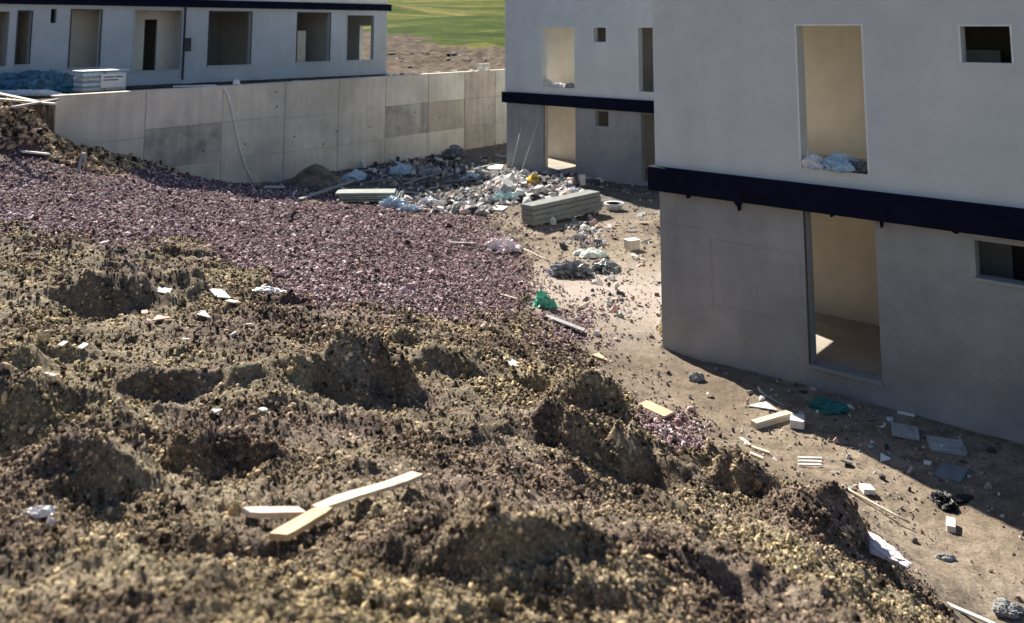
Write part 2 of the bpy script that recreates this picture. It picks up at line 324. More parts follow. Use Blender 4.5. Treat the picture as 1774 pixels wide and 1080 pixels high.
# ------------------------------------------------------------------ mesh helpers
def link(o, parent=None): 
    COL.objects.link(o)
    if parent: o.parent = parent
    return o
def mesh_obj(name, V, F, mat, parent=None, smooth=False, loc=None):
    me = bpy.data.meshes.new(name); me.from_pydata([tuple(v) for v in V], [], F); me.validate(); me.update()
    if mat: me.materials.append(mat)
    if smooth: me.polygons.foreach_set('use_smooth', [True]*len(me.polygons))
    o = bpy.data.objects.new(name, me); link(o, parent)
    if loc is not None: o.location = loc
    return o
def tag(o, label=None, cat=None, group=None, kind=None):
    if label: o['label'] = label
    if cat: o['category'] = cat
    if group: o['group'] = group
    if kind: o['kind'] = kind
    return o
def empty(name, loc, rz=0): 
    o = bpy.data.objects.new(name, None); o.location = loc; o.rotation_euler = (0, 0, rz); o.empty_display_size = .2; return link(o)
class MB:
    def __init__(s): s.V = []; s.F = []
    def box(s, x0, x1, y0, y1, z0, z1):
        n = len(s.V); s.V += [(x, y, z) for z in (z0, z1) for y in (y0, y1) for x in (x0, x1)]
        s.F += [tuple(n+i for i in f) for f in ((0,2,3,1),(4,5,7,6),(0,1,5,4),(2,6,7,3),(0,4,6,2),(1,3,7,5))]; return s
    def wall(s, x0, x1, z0, z1, y0, y1, holes=(), axis='x'):
        """a wall with thickness and real openings; holes = (a0, a1, z0, z1)"""
        hs = [(max(h[0], x0), min(h[1], x1), max(h[2], z0), min(h[3], z1)) for h in holes]
        hs = [h for h in hs if h[1]-h[0] > .01 and h[3]-h[2] > .01]
        xs = sorted({x0, x1, *[h[0] for h in hs], *[h[1] for h in hs]}); zs = sorted({z0, z1, *[h[2] for h in hs], *[h[3] for h in hs]})
        solid = [[not any(h[0]-1e-6 <= (xs[i]+xs[i+1])/2 <= h[1] and h[2]-1e-6 <= (zs[j]+zs[j+1])/2 <= h[3] for h in hs) for j in range(len(zs)-1)] for i in range(len(xs)-1)]
        idx = {}
        def v(a, z, y):
            k = (round(a, 5), round(z, 5), round(y, 5))
            if k not in idx: idx[k] = len(s.V); s.V.append((a, y, z) if axis == 'x' else (y, a, z))
            return idx[k]
        S_ = lambda i, j: 0 <= i < len(xs)-1 and 0 <= j < len(zs)-1 and solid[i][j]
        for i in range(len(xs)-1):
            for j in range(len(zs)-1):
                if not solid[i][j]: continue
                a, b, c, d = xs[i], xs[i+1], zs[j], zs[j+1]
                s.F.append((v(a,c,y0), v(b,c,y0), v(b,d,y0), v(a,d,y0))); s.F.append((v(a,c,y1), v(a,d,y1), v(b,d,y1), v(b,c,y1)))
                if not S_(i-1, j): s.F.append((v(a,c,y0), v(a,d,y0), v(a,d,y1), v(a,c,y1)))
                if not S_(i+1, j): s.F.append((v(b,c,y0), v(b,c,y1), v(b,d,y1), v(b,d,y0)))
                if not S_(i, j-1): s.F.append((v(a,c,y0), v(a,c,y1), v(b,c,y1), v(b,c,y0)))
                if not S_(i, j+1): s.F.append((v(a,d,y0), v(b,d,y0), v(b,d,y1), v(a,d,y1)))
        return s
    def obj(s, name, mat, parent=None, bevel=0, smooth=False):
        o = mesh_obj(name, s.V, s.F, mat, parent, smooth)
        if bevel:
            bm = bmesh.new(); bm.from_mesh(o.data); bmesh.ops.recalc_face_normals(bm, faces=bm.faces)
            bmesh.ops.bevel(bm, geom=[e for e in bm.edges if len(e.link_faces) == 2 and e.calc_face_angle(0) > .6], offset=bevel, segments=1, affect='EDGES'); bm.to_mesh(o.data); bm.free()
        return o
def box_obj(name, x0, x1, y0, y1, z0, z1, mat, parent=None, bevel=0): return MB().box(x0, x1, y0, y1, z0, z1).obj(name, mat, parent, bevel)
def tube(name, path, r, mat, parent=None, seg=8):
    V = []; F = []; n = len(path); P = [Vector(p) for p in path]
    for i, p in enumerate(P):
        d = (P[min(i+1, n-1)]-P[max(i-1, 0)]).normalized(); a = d.cross(Vector((.13, .2, 1)) if abs(d.z) < .9 else Vector((1, 0, 0))).normalized(); b = d.cross(a)
        rr = r[i] if isinstance(r, (list, tuple)) else r
        V += [tuple(p+(a*math.cos(t)+b*math.sin(t))*rr) for t in [2*math.pi*k/seg for k in range(seg)]]
    for i in range(n-1):
        for k in range(seg): F.append((i*seg+k, i*seg+(k+1) % seg, (i+1)*seg+(k+1) % seg, (i+1)*seg+k))
    F += [tuple(range(seg))[::-1], tuple(range((n-1)*seg, n*seg))]
    return mesh_obj(name, V, F, mat, parent, True)

# ------------------------------------------------------------------ ground, one grid split by surface
def build_ground():
    az = np.concatenate([np.linspace(-180, -42, 46)[:-1], np.linspace(-42, 42, 760), np.linspace(42, 180, 46)[1:]])
    rr = np.concatenate([[.02, .5, 1.0, 1.4], np.exp(np.linspace(math.log(1.75), math.log(46), 820)), np.exp(np.linspace(math.log(46.6), math.log(700), 90))])
    A, RR = np.meshgrid(np.radians(az), rr); x = (RR*np.sin(A)).ravel(); y = (RR*np.cos(A)).ravel()
    z = height(x, y); g, p = masks(x, y, base_h(x, y)); na, nr = len(az), len(rr)
    dW = (x-FW.o[0])*FW.n[0]+(y-FW.o[1])*FW.n[1]; sW = (x-FW.o[0])*FW.u[0]+(y-FW.o[1])*FW.u[1]; r = np.hypot(x, y)
    cls = np.zeros(len(x), int)                       # 0 soil heap
    cls[p > 0] = 1; cls[g > 0] = 2
    cls[((dW > .15) & (sW > -1.5)) | (r > 47)] = 3
    cls[(r > np.clip(57.5-1.35*x, 56, 80)+vnoise(x*.3, y*.3, 40)*2+vnoise(x*1.2, y*1.2, 41)*1.0) & (y > 0)] = 4
    i, j = np.meshgrid(np.arange(nr-1), np.arange(na-1), indexing='ij'); a = (i*na+j).ravel()
    Q = np.stack([a, a+1, a+na+1, a+na], 1)[:, ::-1]; fc = cls[a]
    XYZ = np.stack([x, y, z], 1)
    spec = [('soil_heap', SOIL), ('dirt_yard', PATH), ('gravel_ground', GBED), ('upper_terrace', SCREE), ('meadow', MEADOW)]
    for k, (nm, mt) in enumerate(spec):
        q = Q[fc == k]
        if not len(q): continue
        used, inv = np.unique(q, return_inverse=True); me = bpy.data.meshes.new(nm)
        me.vertices.add(len(used)); me.vertices.foreach_set('co', XYZ[used].ravel())
        me.loops.add(len(q)*4); me.loops.foreach_set('vertex_index', inv.ravel().astype(np.int32))
        me.polygons.add(len(q)); me.polygons.foreach_set('loop_start', np.arange(0, len(q)*4, 4, dtype=np.int32))
        me.update(calc_edges=True); me.polygons.foreach_set('use_smooth', np.ones(len(q), bool)); me.materials.append(mt)
        o = bpy.data.objects.new(nm, me); link(o); tag(o, kind='structure')
build_ground()

# ------------------------------------------------------------------ loose stones and clods (real geometry, instanced)
def stone_variants(name, mat, n, flat=.75, sub=1, jag=.22):
    c = bpy.data.collections.new(name+'_shapes')
    for k in range(n):
        bm = bmesh.new(); bmesh.ops.create_icosphere(bm, subdivisions=sub, radius=.5)
        for v in bm.verts: v.co *= 1+random.uniform(-jag, jag); v.co.z *= flat
        me = bpy.data.meshes.new(name); bm.to_mesh(me); bm.free(); me.materials.append(mat)
        c.objects.link(bpy.data.objects.new(name, me))
    return c
def scatter(name, X, Y, Z, scale, coll):
    n = len(X); me = bpy.data.meshes.new(name); me.vertices.add(n); me.vertices.foreach_set('co', np.stack([X, Y, Z], 1).ravel())
    a = me.attributes.new('rot', 'FLOAT_VECTOR', 'POINT'); a.data.foreach_set('vector', (rng.random((n, 3))*6.283).ravel())
    a = me.attributes.new('scl', 'FLOAT_VECTOR', 'POINT'); a.data.foreach_set('vector', (scale[:, None]*(.55+.9*rng.random((n, 3)))).ravel())
    o = bpy.data.objects.new(name, me); link(o)
    ng = bpy.data.node_groups.new(name, 'GeometryNodeTree'); ng.interface.new_socket('Geometry', in_out='INPUT', socket_type='NodeSocketGeometry'); ng.interface.new_socket('Geometry', in_out='OUTPUT', socket_type='NodeSocketGeometry')
    nn = ng.nodes; gi = nn.new('NodeGroupInput'); go = nn.new('NodeGroupOutput'); ip = nn.new('GeometryNodeInstanceOnPoints'); ci = nn.new('GeometryNodeCollectionInfo')
    ci.inputs['Collection'].default_value = coll; ci.inputs['Separate Children'].default_value = True; ci.inputs['Reset Children'].default_value = True
    ip.inputs['Pick Instance'].default_value = True
    ra = nn.new('GeometryNodeInputNamedAttribute'); ra.data_type = 'FLOAT_VECTOR'; ra.inputs['Name'].default_value = 'rot'
    sa = nn.new('GeometryNodeInputNamedAttribute'); sa.data_type = 'FLOAT_VECTOR'; sa.inputs['Name'].default_value = 'scl'
    L = ng.links.new; L(gi.outputs[0], ip.inputs['Points']); L(ci.outputs[0], ip.inputs['Instance']); L(ra.outputs[0], ip.inputs['Rotation']); L(sa.outputs[0], ip.inputs['Scale']); L(ip.outputs[0], go.inputs[0])
    md = o.modifiers.new('scatter', 'NODES'); md.node_group = ng
    return o
def polar_pts(n, r0, r1, a0=-36, a1=36):
    r = np.exp(rng.uniform(math.log(r0), math.log(r1), n)); a = np.radians(rng.uniform(a0, a1, n)); return r*np.sin(a), r*np.cos(a), r
# soil clods
x, y, r = polar_pts(420000, 1.9, 19); b = base_h(x, y); g, p = masks(x, y, b)
dens = .35+.65*(vnoise(x*1.6, y*1.6, 51) > -.15)
k = (g < 4) & (p < 2) & (rng.random(len(x)) < dens); x, y, r = x[k], y[k], r[k]
sz = np.exp(rng.normal(math.log(.0), 0, 1)) if False else r*.0021*np.exp(rng.normal(0, .5, len(x))); sz = np.clip(sz, .005, .06)
big = rng.random(len(x)) < .012; sz[big] *= 1.8
o = scatter('loose_soil_clods', x, y, height(x, y)+sz*.12, sz, stone_variants('clod', CLOD, 6, .8, 1, .28)); tag(o, 'crumbly brown clods of turned soil covering the heap', 'soil', kind='stuff')
x, y, r = polar_pts(60000, 19, 33, -36, -20); b = base_h(x, y); g, p = masks(x, y, b); dW = (x-FW.o[0])*FW.n[0]+(y-FW.o[1])*FW.n[1]; sW = (x-FW.o[0])*FW.u[0]+(y-FW.o[1])*FW.u[1]
k = (g < 0) & (p < 0) & ((dW < -.05) | (sW < -.5)) & (dW < 2.5); x, y, r = x[k], y[k], r[k]; sz = np.clip(r*.0031*np.exp(rng.normal(0, .5, len(x))), .02, .2)
o = scatter('loose_soil_clods', x, y, height(x, y)+sz*.12, sz, bpy.data.collections['clod_shapes']); tag(o, 'soil clods on the bare slope and heap at the left end of the retaining wall', 'soil', kind='stuff')
# gravel
x, y, r = polar_pts(430000, 8.5, 34); b = base_h(x, y); g, p = masks(x, y, b)
dW = (x-FW.o[0])*FW.n[0]+(y-FW.o[1])*FW.n[1]; k = (g > rng.normal(0, 8, len(x))+rng.normal(4, 24, len(x))*(x > -2.5)*(y > 13)) & (dW < -.02); x, y, r = x[k], y[k], r[k]
sz = np.clip(.022+.00072*r, 0, .045)*np.exp(rng.normal(0, .42, len(x))); kk = vnoise(x*.8, y*.8, 71)+.5*vnoise(x*2.5, y*2.5, 72)+rng.normal(0, .35, len(x)) > -1.0; x, y, sz = x[kk], y[kk], sz[kk]
o = scatter('crushed_gravel', x, y, height(x, y)+sz*.2, sz, stone_variants('gravel_stone', GSTONE, 6, .7, 1, .25)); tag(o, 'pinkish purple crushed gravel spread between the soil heap and the wall', 'gravel', kind='stuff')
# pebbles on the yard
x, y, r = polar_pts(90000, 5, 44); b = base_h(x, y); g, p = masks(x, y, b)
dW = (x-FW.o[0])*FW.n[0]+(y-FW.o[1])*FW.n[1]; k = (p > 0) & (g < 0) & (dW < 0) & (vnoise(x*1.3, y*1.3, 61)+rng.normal(0, .5, len(x))+.35*(y > 17) > .30); x, y, r = x[k], y[k], r[k]
sz = np.clip(r*.0017, .008, .045)*np.exp(rng.normal(0, .5, len(x)))
o = scatter('loose_pebbles', x, y, height(x, y)+sz*.15, sz, stone_variants('pebble', PEBBLE, 5, .6, 1, .25)); tag(o, 'small stones and crumbs strewn over the packed earth yard', 'pebbles', kind='stuff')

# ------------------------------------------------------------------ houses
LATE = []
def house(name, label, fr, L, D, z0, zb0, zb1, zr, lower_holes, upper_holes, mats, end_holes, parts_x, back_d, fl, lip=.05, drips=()):
    h = empty(name, (fr.o[0], fr.o[1], z0), fr.a); tag(h, label, 'house')
    lo, hi, inn = mats; T = .25
    MB().wall(0, L, 0, zb0, 0, T, lower_holes).obj('lower_wall', lo, h)
    MB().wall(-lip, L, zb1, zr, -lip, T, upper_holes).obj('upper_wall', hi, h)
    MB().wall(T, D, -.3, zb0, 0, T, [e for e in end_holes if e[3] < zb0+.1], 'y').obj('end_wall', lo, h)
    MB().wall(T, D, zb1, zr, -lip, T, [e for e in end_holes if e[2] > zb1-.1], 'y').obj('end_wall', hi, h)
    box_obj('back_wall', 0, L, D, D+T, -.3, zr, lo, h); box_obj('end_wall', L+.001, L+T, 0, D, -.3, zr, lo, h)
    box_obj('foundation', 0.01, L-.01, .01, D-.01, -.5, -.002, FLOORM, h)
    box_obj('floor_slab', T+.002, L-.02, T+.002, D-.02, .001, fl, FLOORM, h)
    box_obj('floor_slab', T+.002, L-.02, T+.002, D-.02, zb0-.02, zb1+.10, FLOORM, h)
    bnd = box_obj('floor_band', -.16, L+.1, -.16, D+.1, zb0+.001, zb1-.001, NAVY, h, .01)
    for (s, w, ln) in drips:
        q = MB(); q.box(s, s+w, -.135, -.03, zb0-ln, zb0); q.V = [(x+(s+w*.5-x)*(.65 if z < zb0-.01 else -.2), y, z) for x, y, z in q.V]; q.obj('paint_drip', NAVY, h)
    box_obj('roof', -lip-.02, L+.05, -lip-.02, D+.3, zr+.001, zr+.16, ROOFM, h)
    for (za, zc) in ((fl, zb0-.02), (zb1+.10, zr)):
        box_obj('inner_wall', T+.004, L-.03, back_d, back_d+.12, za+.001, zc-.001, inn, h)
        for s in parts_x: box_obj('inner_wall', s, s+.12, T+.003, back_d-.002, za+.001, zc-.001, inn, h)
        box_obj('ceiling', T+.003, L-.03, T+.003, back_d-.003, zc-.06, zc-.003, inn, h)
        # plaster skin on the inside of the gable, left clear at its opening
    return h
bz0 = FR.at(1300, 353, -.12)[1]; bz1 = FR.at(1300, 308, -.12)[1]
rl = [FR.rect(1398, 372, 1521, 640), FR.rect(1690, 424, 1800, 490)]; rl[0][2] = .36; rl[0][3] = bz0+.0; rl[0][0] = FR.at(1400, 500)[0]; rl[0][1] = FR.at(1521, 510)[0]
ru = [FR.rect(1386, 45, 1499, 293), FR.rect(1666, 46, 1752, 109)]; ru[0][2] = FR.at(1390, 290)[1]
print('R band', bz0, bz1, 'holes', rl, ru)
bz0 = round(bz0, 3); bz1 = round(bz1, 3)
hR = house('unfinished_house', 'nearest house shell with white upper wall, grey lower wall and thick navy band', FR, 11, 8, 0, bz0, bz1, 6.9, rl, ru,
      (CEMENT, WHITE, PLASTER), [(1.05, 2.3, .38, bz0-.03), (.5, 2.55, bz1+.12, 6.1)], [4.55], 2.6, .36, drips=[(.62,.05,.06),(1.55,.10,.07),(1.60,.04,.15),(3.2,.04,.04),(3.97,.03,.10),(5.0,.1,.03)])
def trims(h, holes_, y, mat):
    for a in holes_:
        for (x0, x1, z0, z1) in ((a[0]-.03, a[0]-.001, a[2], a[3]), (a[1]+.001, a[1]+.03, a[2], a[3]), (a[0]-.03, a[1]+.03, a[3]+.001, a[3]+.03)):
            box_obj('opening_trim', x0, x1, y-.007, y+.01, z0, z1, mat, h)
TRIMW = mat_plain('pale_corner_bead', (.80,.80,.78), .7, .1)
trims(hR, ru, -.05, TRIMW)
for (sa, z0_, z1_) in ((1.02, .9, 2.1), (2.62, 1.2, 2.06)): box_obj('render_seam', sa, sa+.014, -.006, .01, z0_, z1_, CEMENT_M, hR)
box_obj('render_seam', 1.02, 2.4, -.006, .01, .95, .962, CEMENT_M, hR)
# low inner parapet seen through the small upper window, sill of the small window, threshold of the door
s0, s1 = ru[1][0], ru[1][1]
box_obj('inner_ledge', s0-1.2, FR.at(1733, 97, 1.2)[0], 1.2, 1.5, bz1+.11, FR.at(1700, 87, 1.2)[1], PLASTER, hR)
box_obj('inner_ledge', 4.68, FR.at(1754, 455, 1.0)[0], 1.0, 1.12, .37, bz0-.09, CEMENT, hR)
box_obj('window_sill', rl[1][0]-.03, rl[1][1]+.03, -.03, .2, rl[1][2]-.05, rl[1][2]+.004, CEMENT, hR, .006)
box_obj('door_sill', rl[0][0]-.02, rl[0][1]+.02, -.04, .26, .30, .367, CEMENT, hR, .008)
for q in ((rl[0][0], 'door_trim'),): box_obj('door_trim', q[0]-.03, q[0]-.001, -.012, .02, .36, bz0-.01, DARKM, hR)
for (sa, sb, zz) in ((.02, 1.1, 2.2), (1.1, 2.5, 2.05)): box_obj('render_seam', sa, sb, -.006, .01, zz, zz+.012, CEMENT_M, hR)

mb0 = FM.at(1000, 187, -.12)[1]; mb1 = FM.at(1000, 167, -.12)[1]
mu = [FM.rect(941, 48, 996, 151), FM.rect(1029, 48, 1051, 73), FM.rect(1107, 48, 1160, 160)]
ml = [FM.rect(941, 187, 997, 295), FM.rect(1031, 193, 1054, 219), FM.rect(1111, 199, 1165, 318)]
ml[0][3] = mb0; ml[0][2] = .18
print('M band', mb0, mb1, mu, ml)
hM = house('unfinished_house', 'middle two-storey house shell beyond the rubble heap with two poles leaning on its lower wall', FM, 12, 8, 0, mb0, mb1, 7.2, ml, mu,
      (CEMENT_M, WHITE, PLASTER_L), [(.45, 2.36, .2, mb0-.03), (.4, 2.36, mb1+.12, 6.2)], [ml[0][1]+.14], 2.4, .18)
box_obj('door_sill', ml[0][0]-.02, ml[0][1]+.02, -.03, .24, .12, .187, CEMENT_M, hM)
for z_ in (.2, 3.45):     # upright timbers standing inside the openings
    box_obj('door_jamb', ml[0][0]+.02, ml[0][0]+.09, .10, .2, z_ if z_ > 1 else .19, mb0-.01 if z_ < 1 else mu[0][3], PLASTER_L if z_ > 1 else WOODL, hM)

for (nm, lb, ct, fr, s_, d_, z_, a_, b_, c_, mt_) in [
 ('plastic_bag', 'white bag lying in the upper opening of the nearest house', 'bag', FR, ru[0][0]+.20, .06, ru[0][2], .34, .3, .24, PLASTW),
 ('plastic_bag', 'pale blue crumpled film in the upper opening of the nearest house', 'bag', FR, ru[0][0]+.62, .08, ru[0][2], .5, .34, .30, PLASTLB),
 ('black_rag', 'dark crumpled litter at the right end of the upper opening', 'litter', FR, ru[0][1]-.16, .08, ru[0][2], .3, .3, .22, PLASTD),
 ('plastic_bag', 'white bag in the upper opening of the middle house', 'bag', FM, mu[0][0]+.7, .05, mu[0][2], .7, .3, .16, PLASTW),
 ('plastic_bag', 'pale litter at the left of the middle house upper opening', 'bag', FM, mu[0][0]+.2, .05, mu[0][2], .4, .3, .3, SLABW),
 ('plastic_bag', 'grey white litter at the right of the middle house upper opening', 'bag', FM, mu[0][1]-.25, .05, mu[0][2], .5, .3, .2, RUB_G)]:
    LATE.append((nm, lb, ct, fr.loc(s_, d_, z_), a_, b_, c_, mt_, fr.a))
trims(hM, mu, -.05, TRIMW)
# left house on the upper terrace; local x runs left to right, corner at s = 0
zT = 3.55
def LR(x0, y0, x1, y1):
    a = FL.rect(x0, y0, x1, y1); return [a[0], a[1], a[2]-zT, a[3]-zT]
lz0 = FL.at(560, 17, -.1)[1]-zT; lz1 = FL.at(670, 8, -.1)[1]-zT
holes = [LR(-60, 20, 14, 116), LR(30, 20, 52, 112), LR(88, 16, 98, 40), LR(122, 18, 173, 117), LR(232, 18, 314, 122), LR(362, 21, 434, 113), LR(515, 23, 571, 107), LR(601, 27, 647, 104)]
print('L', lz0, lz1, holes)
hL = empty('unfinished_house', (FL.o[0], FL.o[1], zT), FL.a); tag(hL, 'long grey house shell with a row of bare openings behind the concrete retaining wall', 'house')
LX = -24.0; T = .22; DL = 5.0
MB().wall(LX, 0, 0, lz0, 0, T, holes).obj('lower_wall', GREYWALL, hL)
s_up = FL.at(228, 5)[0]
box_obj('upper_wall', s_up, 0, -.03, T, lz1, 5.9, PLASTER_L, hL); box_obj('upper_wall', s_up, s_up+.22, T+.001, DL-.001, lz1, 5.9, GREYWALL, hL)
box_obj('upper_wall', -.22, 0, T+.001, DL-.001, lz1, 5.9, GREYWALL, hL); box_obj('upper_wall', s_up, 0, DL, DL+.2, lz1, 5.9, GREYWALL, hL); box_obj('roof', s_up-.1, .1, -.1, DL+.3, 5.901, 6.05, ROOFM, hL)
box_obj('floor_band', LX, .14, -.2, DL+.1, lz0+.001, lz1-.001, NAVY, hL, .01)
box_obj('plinth', LX, .02, -.05, -.001, -.3, .12, GREYWALL, hL)
rear = []
rooms = [LX, FL.at(20, 60)[0], FL.at(60, 60)[0], FL.at(108, 60)[0], FL.at(200, 60)[0], FL.at(340, 60)[0], FL.at(470, 60)[0], FL.at(585, 60)[0], -.25]
for k, (h, want) in enumerate(zip(holes, (0, 0, 0, 1, 0, 0, 0, 1))):
    if want and k < 7: rear.append((h[0]-.2, min(h[1]+.3, -.5), .5, 2.3))
def gd(px):
    v = ray(px, 65)[:2]; t = (FL.o.dot(FL.u)-.15)/v.dot(FL.u); return float((v*t).dot(FL.n)-FL.o.dot(FL.n))
print('gable', gd(624), gd(648), gd(605))
MB().wall(LX, 0, 0, lz0, DL, DL+.2, rear).obj('back_wall', GREYWALL, hL)
box_obj('floor_slab', LX, -.01, .01, DL-.002, -.3, .08, FLOORM, hL)
gh = sorted((min(max(gd(625), .3), DL-.2), min(max(gd(647), .3), DL-.2)))
MB().wall(T+.002, DL-.002, .081, lz0-.002, -.22, -.02, [(gh[0], gh[1], .45, 2.35)], 'y').obj('end_wall', WHITE, hL)
for s in rooms[:-1]: box_obj('inner_wall', s, s+.12 if s > LX else s+.1, T+.002, DL-.002, .081, lz0-.002, PLASTER_L, hL)
dd = FL.rect(249, 34, 271, 120, 1.3)
MB().wall(rooms[4]+.13, rooms[5]-.01, .082, lz0-.003, 1.3, 1.42, [(dd[0], dd[1], .082, dd[3]-zT)]).obj('inner_wall', PLASTER_L, hL)
box_obj('inner_wall', rooms[3]+.13, rooms[4]-.01, 1.2, 1.3, .082, lz0-.003, PLASTER, hL)
box_obj('inner_wall', FL.at(500, 60, .9)[0], FL.at(530, 60, .9)[0], .9, 1.0, .082, 2.1, PLASTER, hL)
for k in (1, 3, 4, 5, 6, 7):
    a = holes[k]; fm = DARKM if k in (1, 3, 5, 6) else GREYWALL
    f = MB(); f.box(a[0]-.045, a[0]-.002, -.025, .05, a[2], a[3]); f.box(a[1]+.002, a[1]+.045, -.025, .05, a[2], a[3]); f.box(a[0]-.045, a[1]+.045, -.025, .05, a[3]+.001, a[3]+.04)
    f.obj('window_frame', fm, hL)
    box_obj('window_sill', a[0]-.06, a[1]+.06, -.06, .1, a[2]-.05, a[2]-.002, GREYWALL, hL)
sp_, zp_ = FL.at(318, 70); box_obj('drain_pipe', sp_-.03, sp_+.03, -.09, -.03, .1, lz0-.01, DARKM, hL); box_obj('meter_box', sp_-.02, sp_+.28, -.14, -.002, FL.at(320, 89)[1]-zT, FL.at(320, 66)[1]-zT, DARKM, hL, .01)

# ------------------------------------------------------------------ retaining wall, each cast panel a part
wl = empty('retaining_wall', (FW.o[0], FW.o[1], 0), FW.a); tag(wl, 'long raw concrete retaining wall with panel joints between the yard and the upper terrace', 'wall')
WL = 25.0
core = MB().box(0.02, WL, .03, .34, -.8, WALL_TOP-.01).obj('wall_core', CONC_D, wl)
cols = [0.0]+[FW.at(v, 180)[0] for v in (253, 386, 494, 587, 668, 742, 805, 858)]+[WL]
rowsz = [(WALL_TOP, 2.38, 1.05, -.8)]*9
g_ = .016
for i in range(len(cols)-1):
    a, b = cols[i]+g_, cols[i+1]-g_; zs = list(rowsz[i])
    segs = [(zs[0], zs[1]), (zs[1], zs[2]), (zs[2], zs[3])]
    if i == 0: segs = [(zs[0], 2.12), (2.12, -.8)]
    if i == 4: segs = [(zs[0], 1.0), (1.0, -.8)]
    if i == 3: segs = [(zs[0], 2.3), (2.3, 1.0), (1.0, -.8)]
    for j, (t_, b_) in enumerate(segs):
        mt = CONC
        if (i, j) in ((1, 1), (5, 1)): mt = CONC_D
        if (i, j) in ((6, 1), (7, 1), (7, 2), (7, 0)): mt = CONC_R
        dep = random.uniform(-.006, .006)
        box_obj('concrete_panel', a, b, dep, .031, b_+g_*.5, t_-(g_*.5 if j else 0), mt, wl, .006)
box_obj('wall_cap', -.02, WL, -.015, .36, WALL_TOP-.009, WALL_TOP+.035, CONC, wl, .01)
for (px, py) in [(425,250),(352,262),(510,237),(640,220),(762,204),(846,188),(855,145),(560,250),(478,160),(480,185),(690,222),(720,195),(583,228)]:
    s, z = FW.at(px, py); q = MB(); n_ = 8; ce = (s, -.012, z)
    q.V = [ce]+[(s+.035*math.cos(k*math.pi/4), -.011, z+.035*math.sin(k*math.pi/4)) for k in range(8)]; q.V += [(v[0], .02, v[2]) for v in q.V[1:]]
    q.F = [(0, 1+(k+1) % 8, 1+k) for k in range(8)]+[(1+k, 1+(k+1) % 8, 9+(k+1) % 8, 9+k) for k in range(8)]
    q.obj('tie_hole', DARKM, wl)

# ------------------------------------------------------------------ loose things
def hz(x, y): return float(height(np.array([x]), np.array([y]))[0])
def board(name, label, cat, a, b, width, thick, mat, lift=.02, bend=0, za=None, zb=None, chip=.3, roll=0, group=None):
    p = Vector(terr_hit(*a)) if za is None else Vector(on_z(*a, za)); q = Vector(terr_hit(*b)) if zb is None else Vector(on_z(*b, zb))
    if za is None: p.z += lift
    if zb is None: q.z += lift
    d = q-p; L = d.length; n = 6; V = []; F = []
    for i in range(n+1):
        t = i/n; e0 = 0; w = width*(1-(chip*random.random() if i in (0, n) else .05*random.random()))
        zz = bend*math.sin(t*6.28)*L; xo = random.uniform(0, chip*width) if i in (0, n) else 0
        for (yy, z2) in ((-w/2, 0), (w/2, 0), (w/2, thick), (-w/2, thick)): V.append(((t-.5)*L+(xo*(1 if yy < 0 else -1))*.5, yy, zz+z2))
    for i in range(n):
        for k in range(4): F.append((i*4+k, (i+1)*4+k, (i+1)*4+(k+1) % 4, i*4+(k+1) % 4))
    F += [(0, 1, 2, 3), (n*4+3, n*4+2, n*4+1, n*4)]
    o = mesh_obj(name, V, F, mat); bm = bmesh.new(); bm.from_mesh(o.data); bmesh.ops.recalc_face_normals(bm, faces=bm.faces); bm.to_mesh(o.data); bm.free()
    X = d.normalized(); Y = Vector((0, 0, 1)).cross(X).normalized(); Z = X.cross(Y); m = Matrix((X, Y, Z)).transposed().to_4x4()@Matrix.Rotation(roll, 4, 'X')
    o.matrix_world = Matrix.Translation((p+q)/2)@m
    return tag(o, label, cat, group)
def slab(name, label, cat, px, py, sx, sy, thick, rot, mat, tilt=(0, 0), lift=0, shape=None, group=None, z=None):
    p = Vector(terr_hit(px, py)) if z is None else Vector(on_z(px, py, z))
    out = shape or [(-.5, -.5), (.42, -.5), (.5, -.4), (.5, .5), (-.47, .5), (-.5, .3)]
    V = [(a*sx, b*sy, 0) for a, b in out]+[(a*sx, b*sy, thick) for a, b in out]; n = len(out)
    F = [tuple(range(n))[::-1], tuple(range(n, 2*n))]+[(k, (k+1) % n, n+(k+1) % n, n+k) for k in range(n)]
    o = mesh_obj(name, V, F, mat); e = 0.25
    gx = (hz(p.x+e, p.y)-hz(p.x-e, p.y))/(2*e); gy = (hz(p.x, p.y+e)-hz(p.x, p.y-e))/(2*e); gx = max(-.4, min(.4, gx)); gy = max(-.4, min(.4, gy)); nz = Vector((-gx*.7+tilt[0], -gy*.7+tilt[1], 1)).normalized()
    q = nz.to_track_quat('Z', 'Y').to_matrix().to_4x4()@Matrix.Rotation(rot, 4, 'Z')
    o.matrix_world = Matrix.Translation(p+Vector((0, 0, lift+.006)))@q
    return tag(o, label, cat, group)
TRI = [(-.5, -.45), (.5, -.3), (.05, .5)]
_cr = [0]
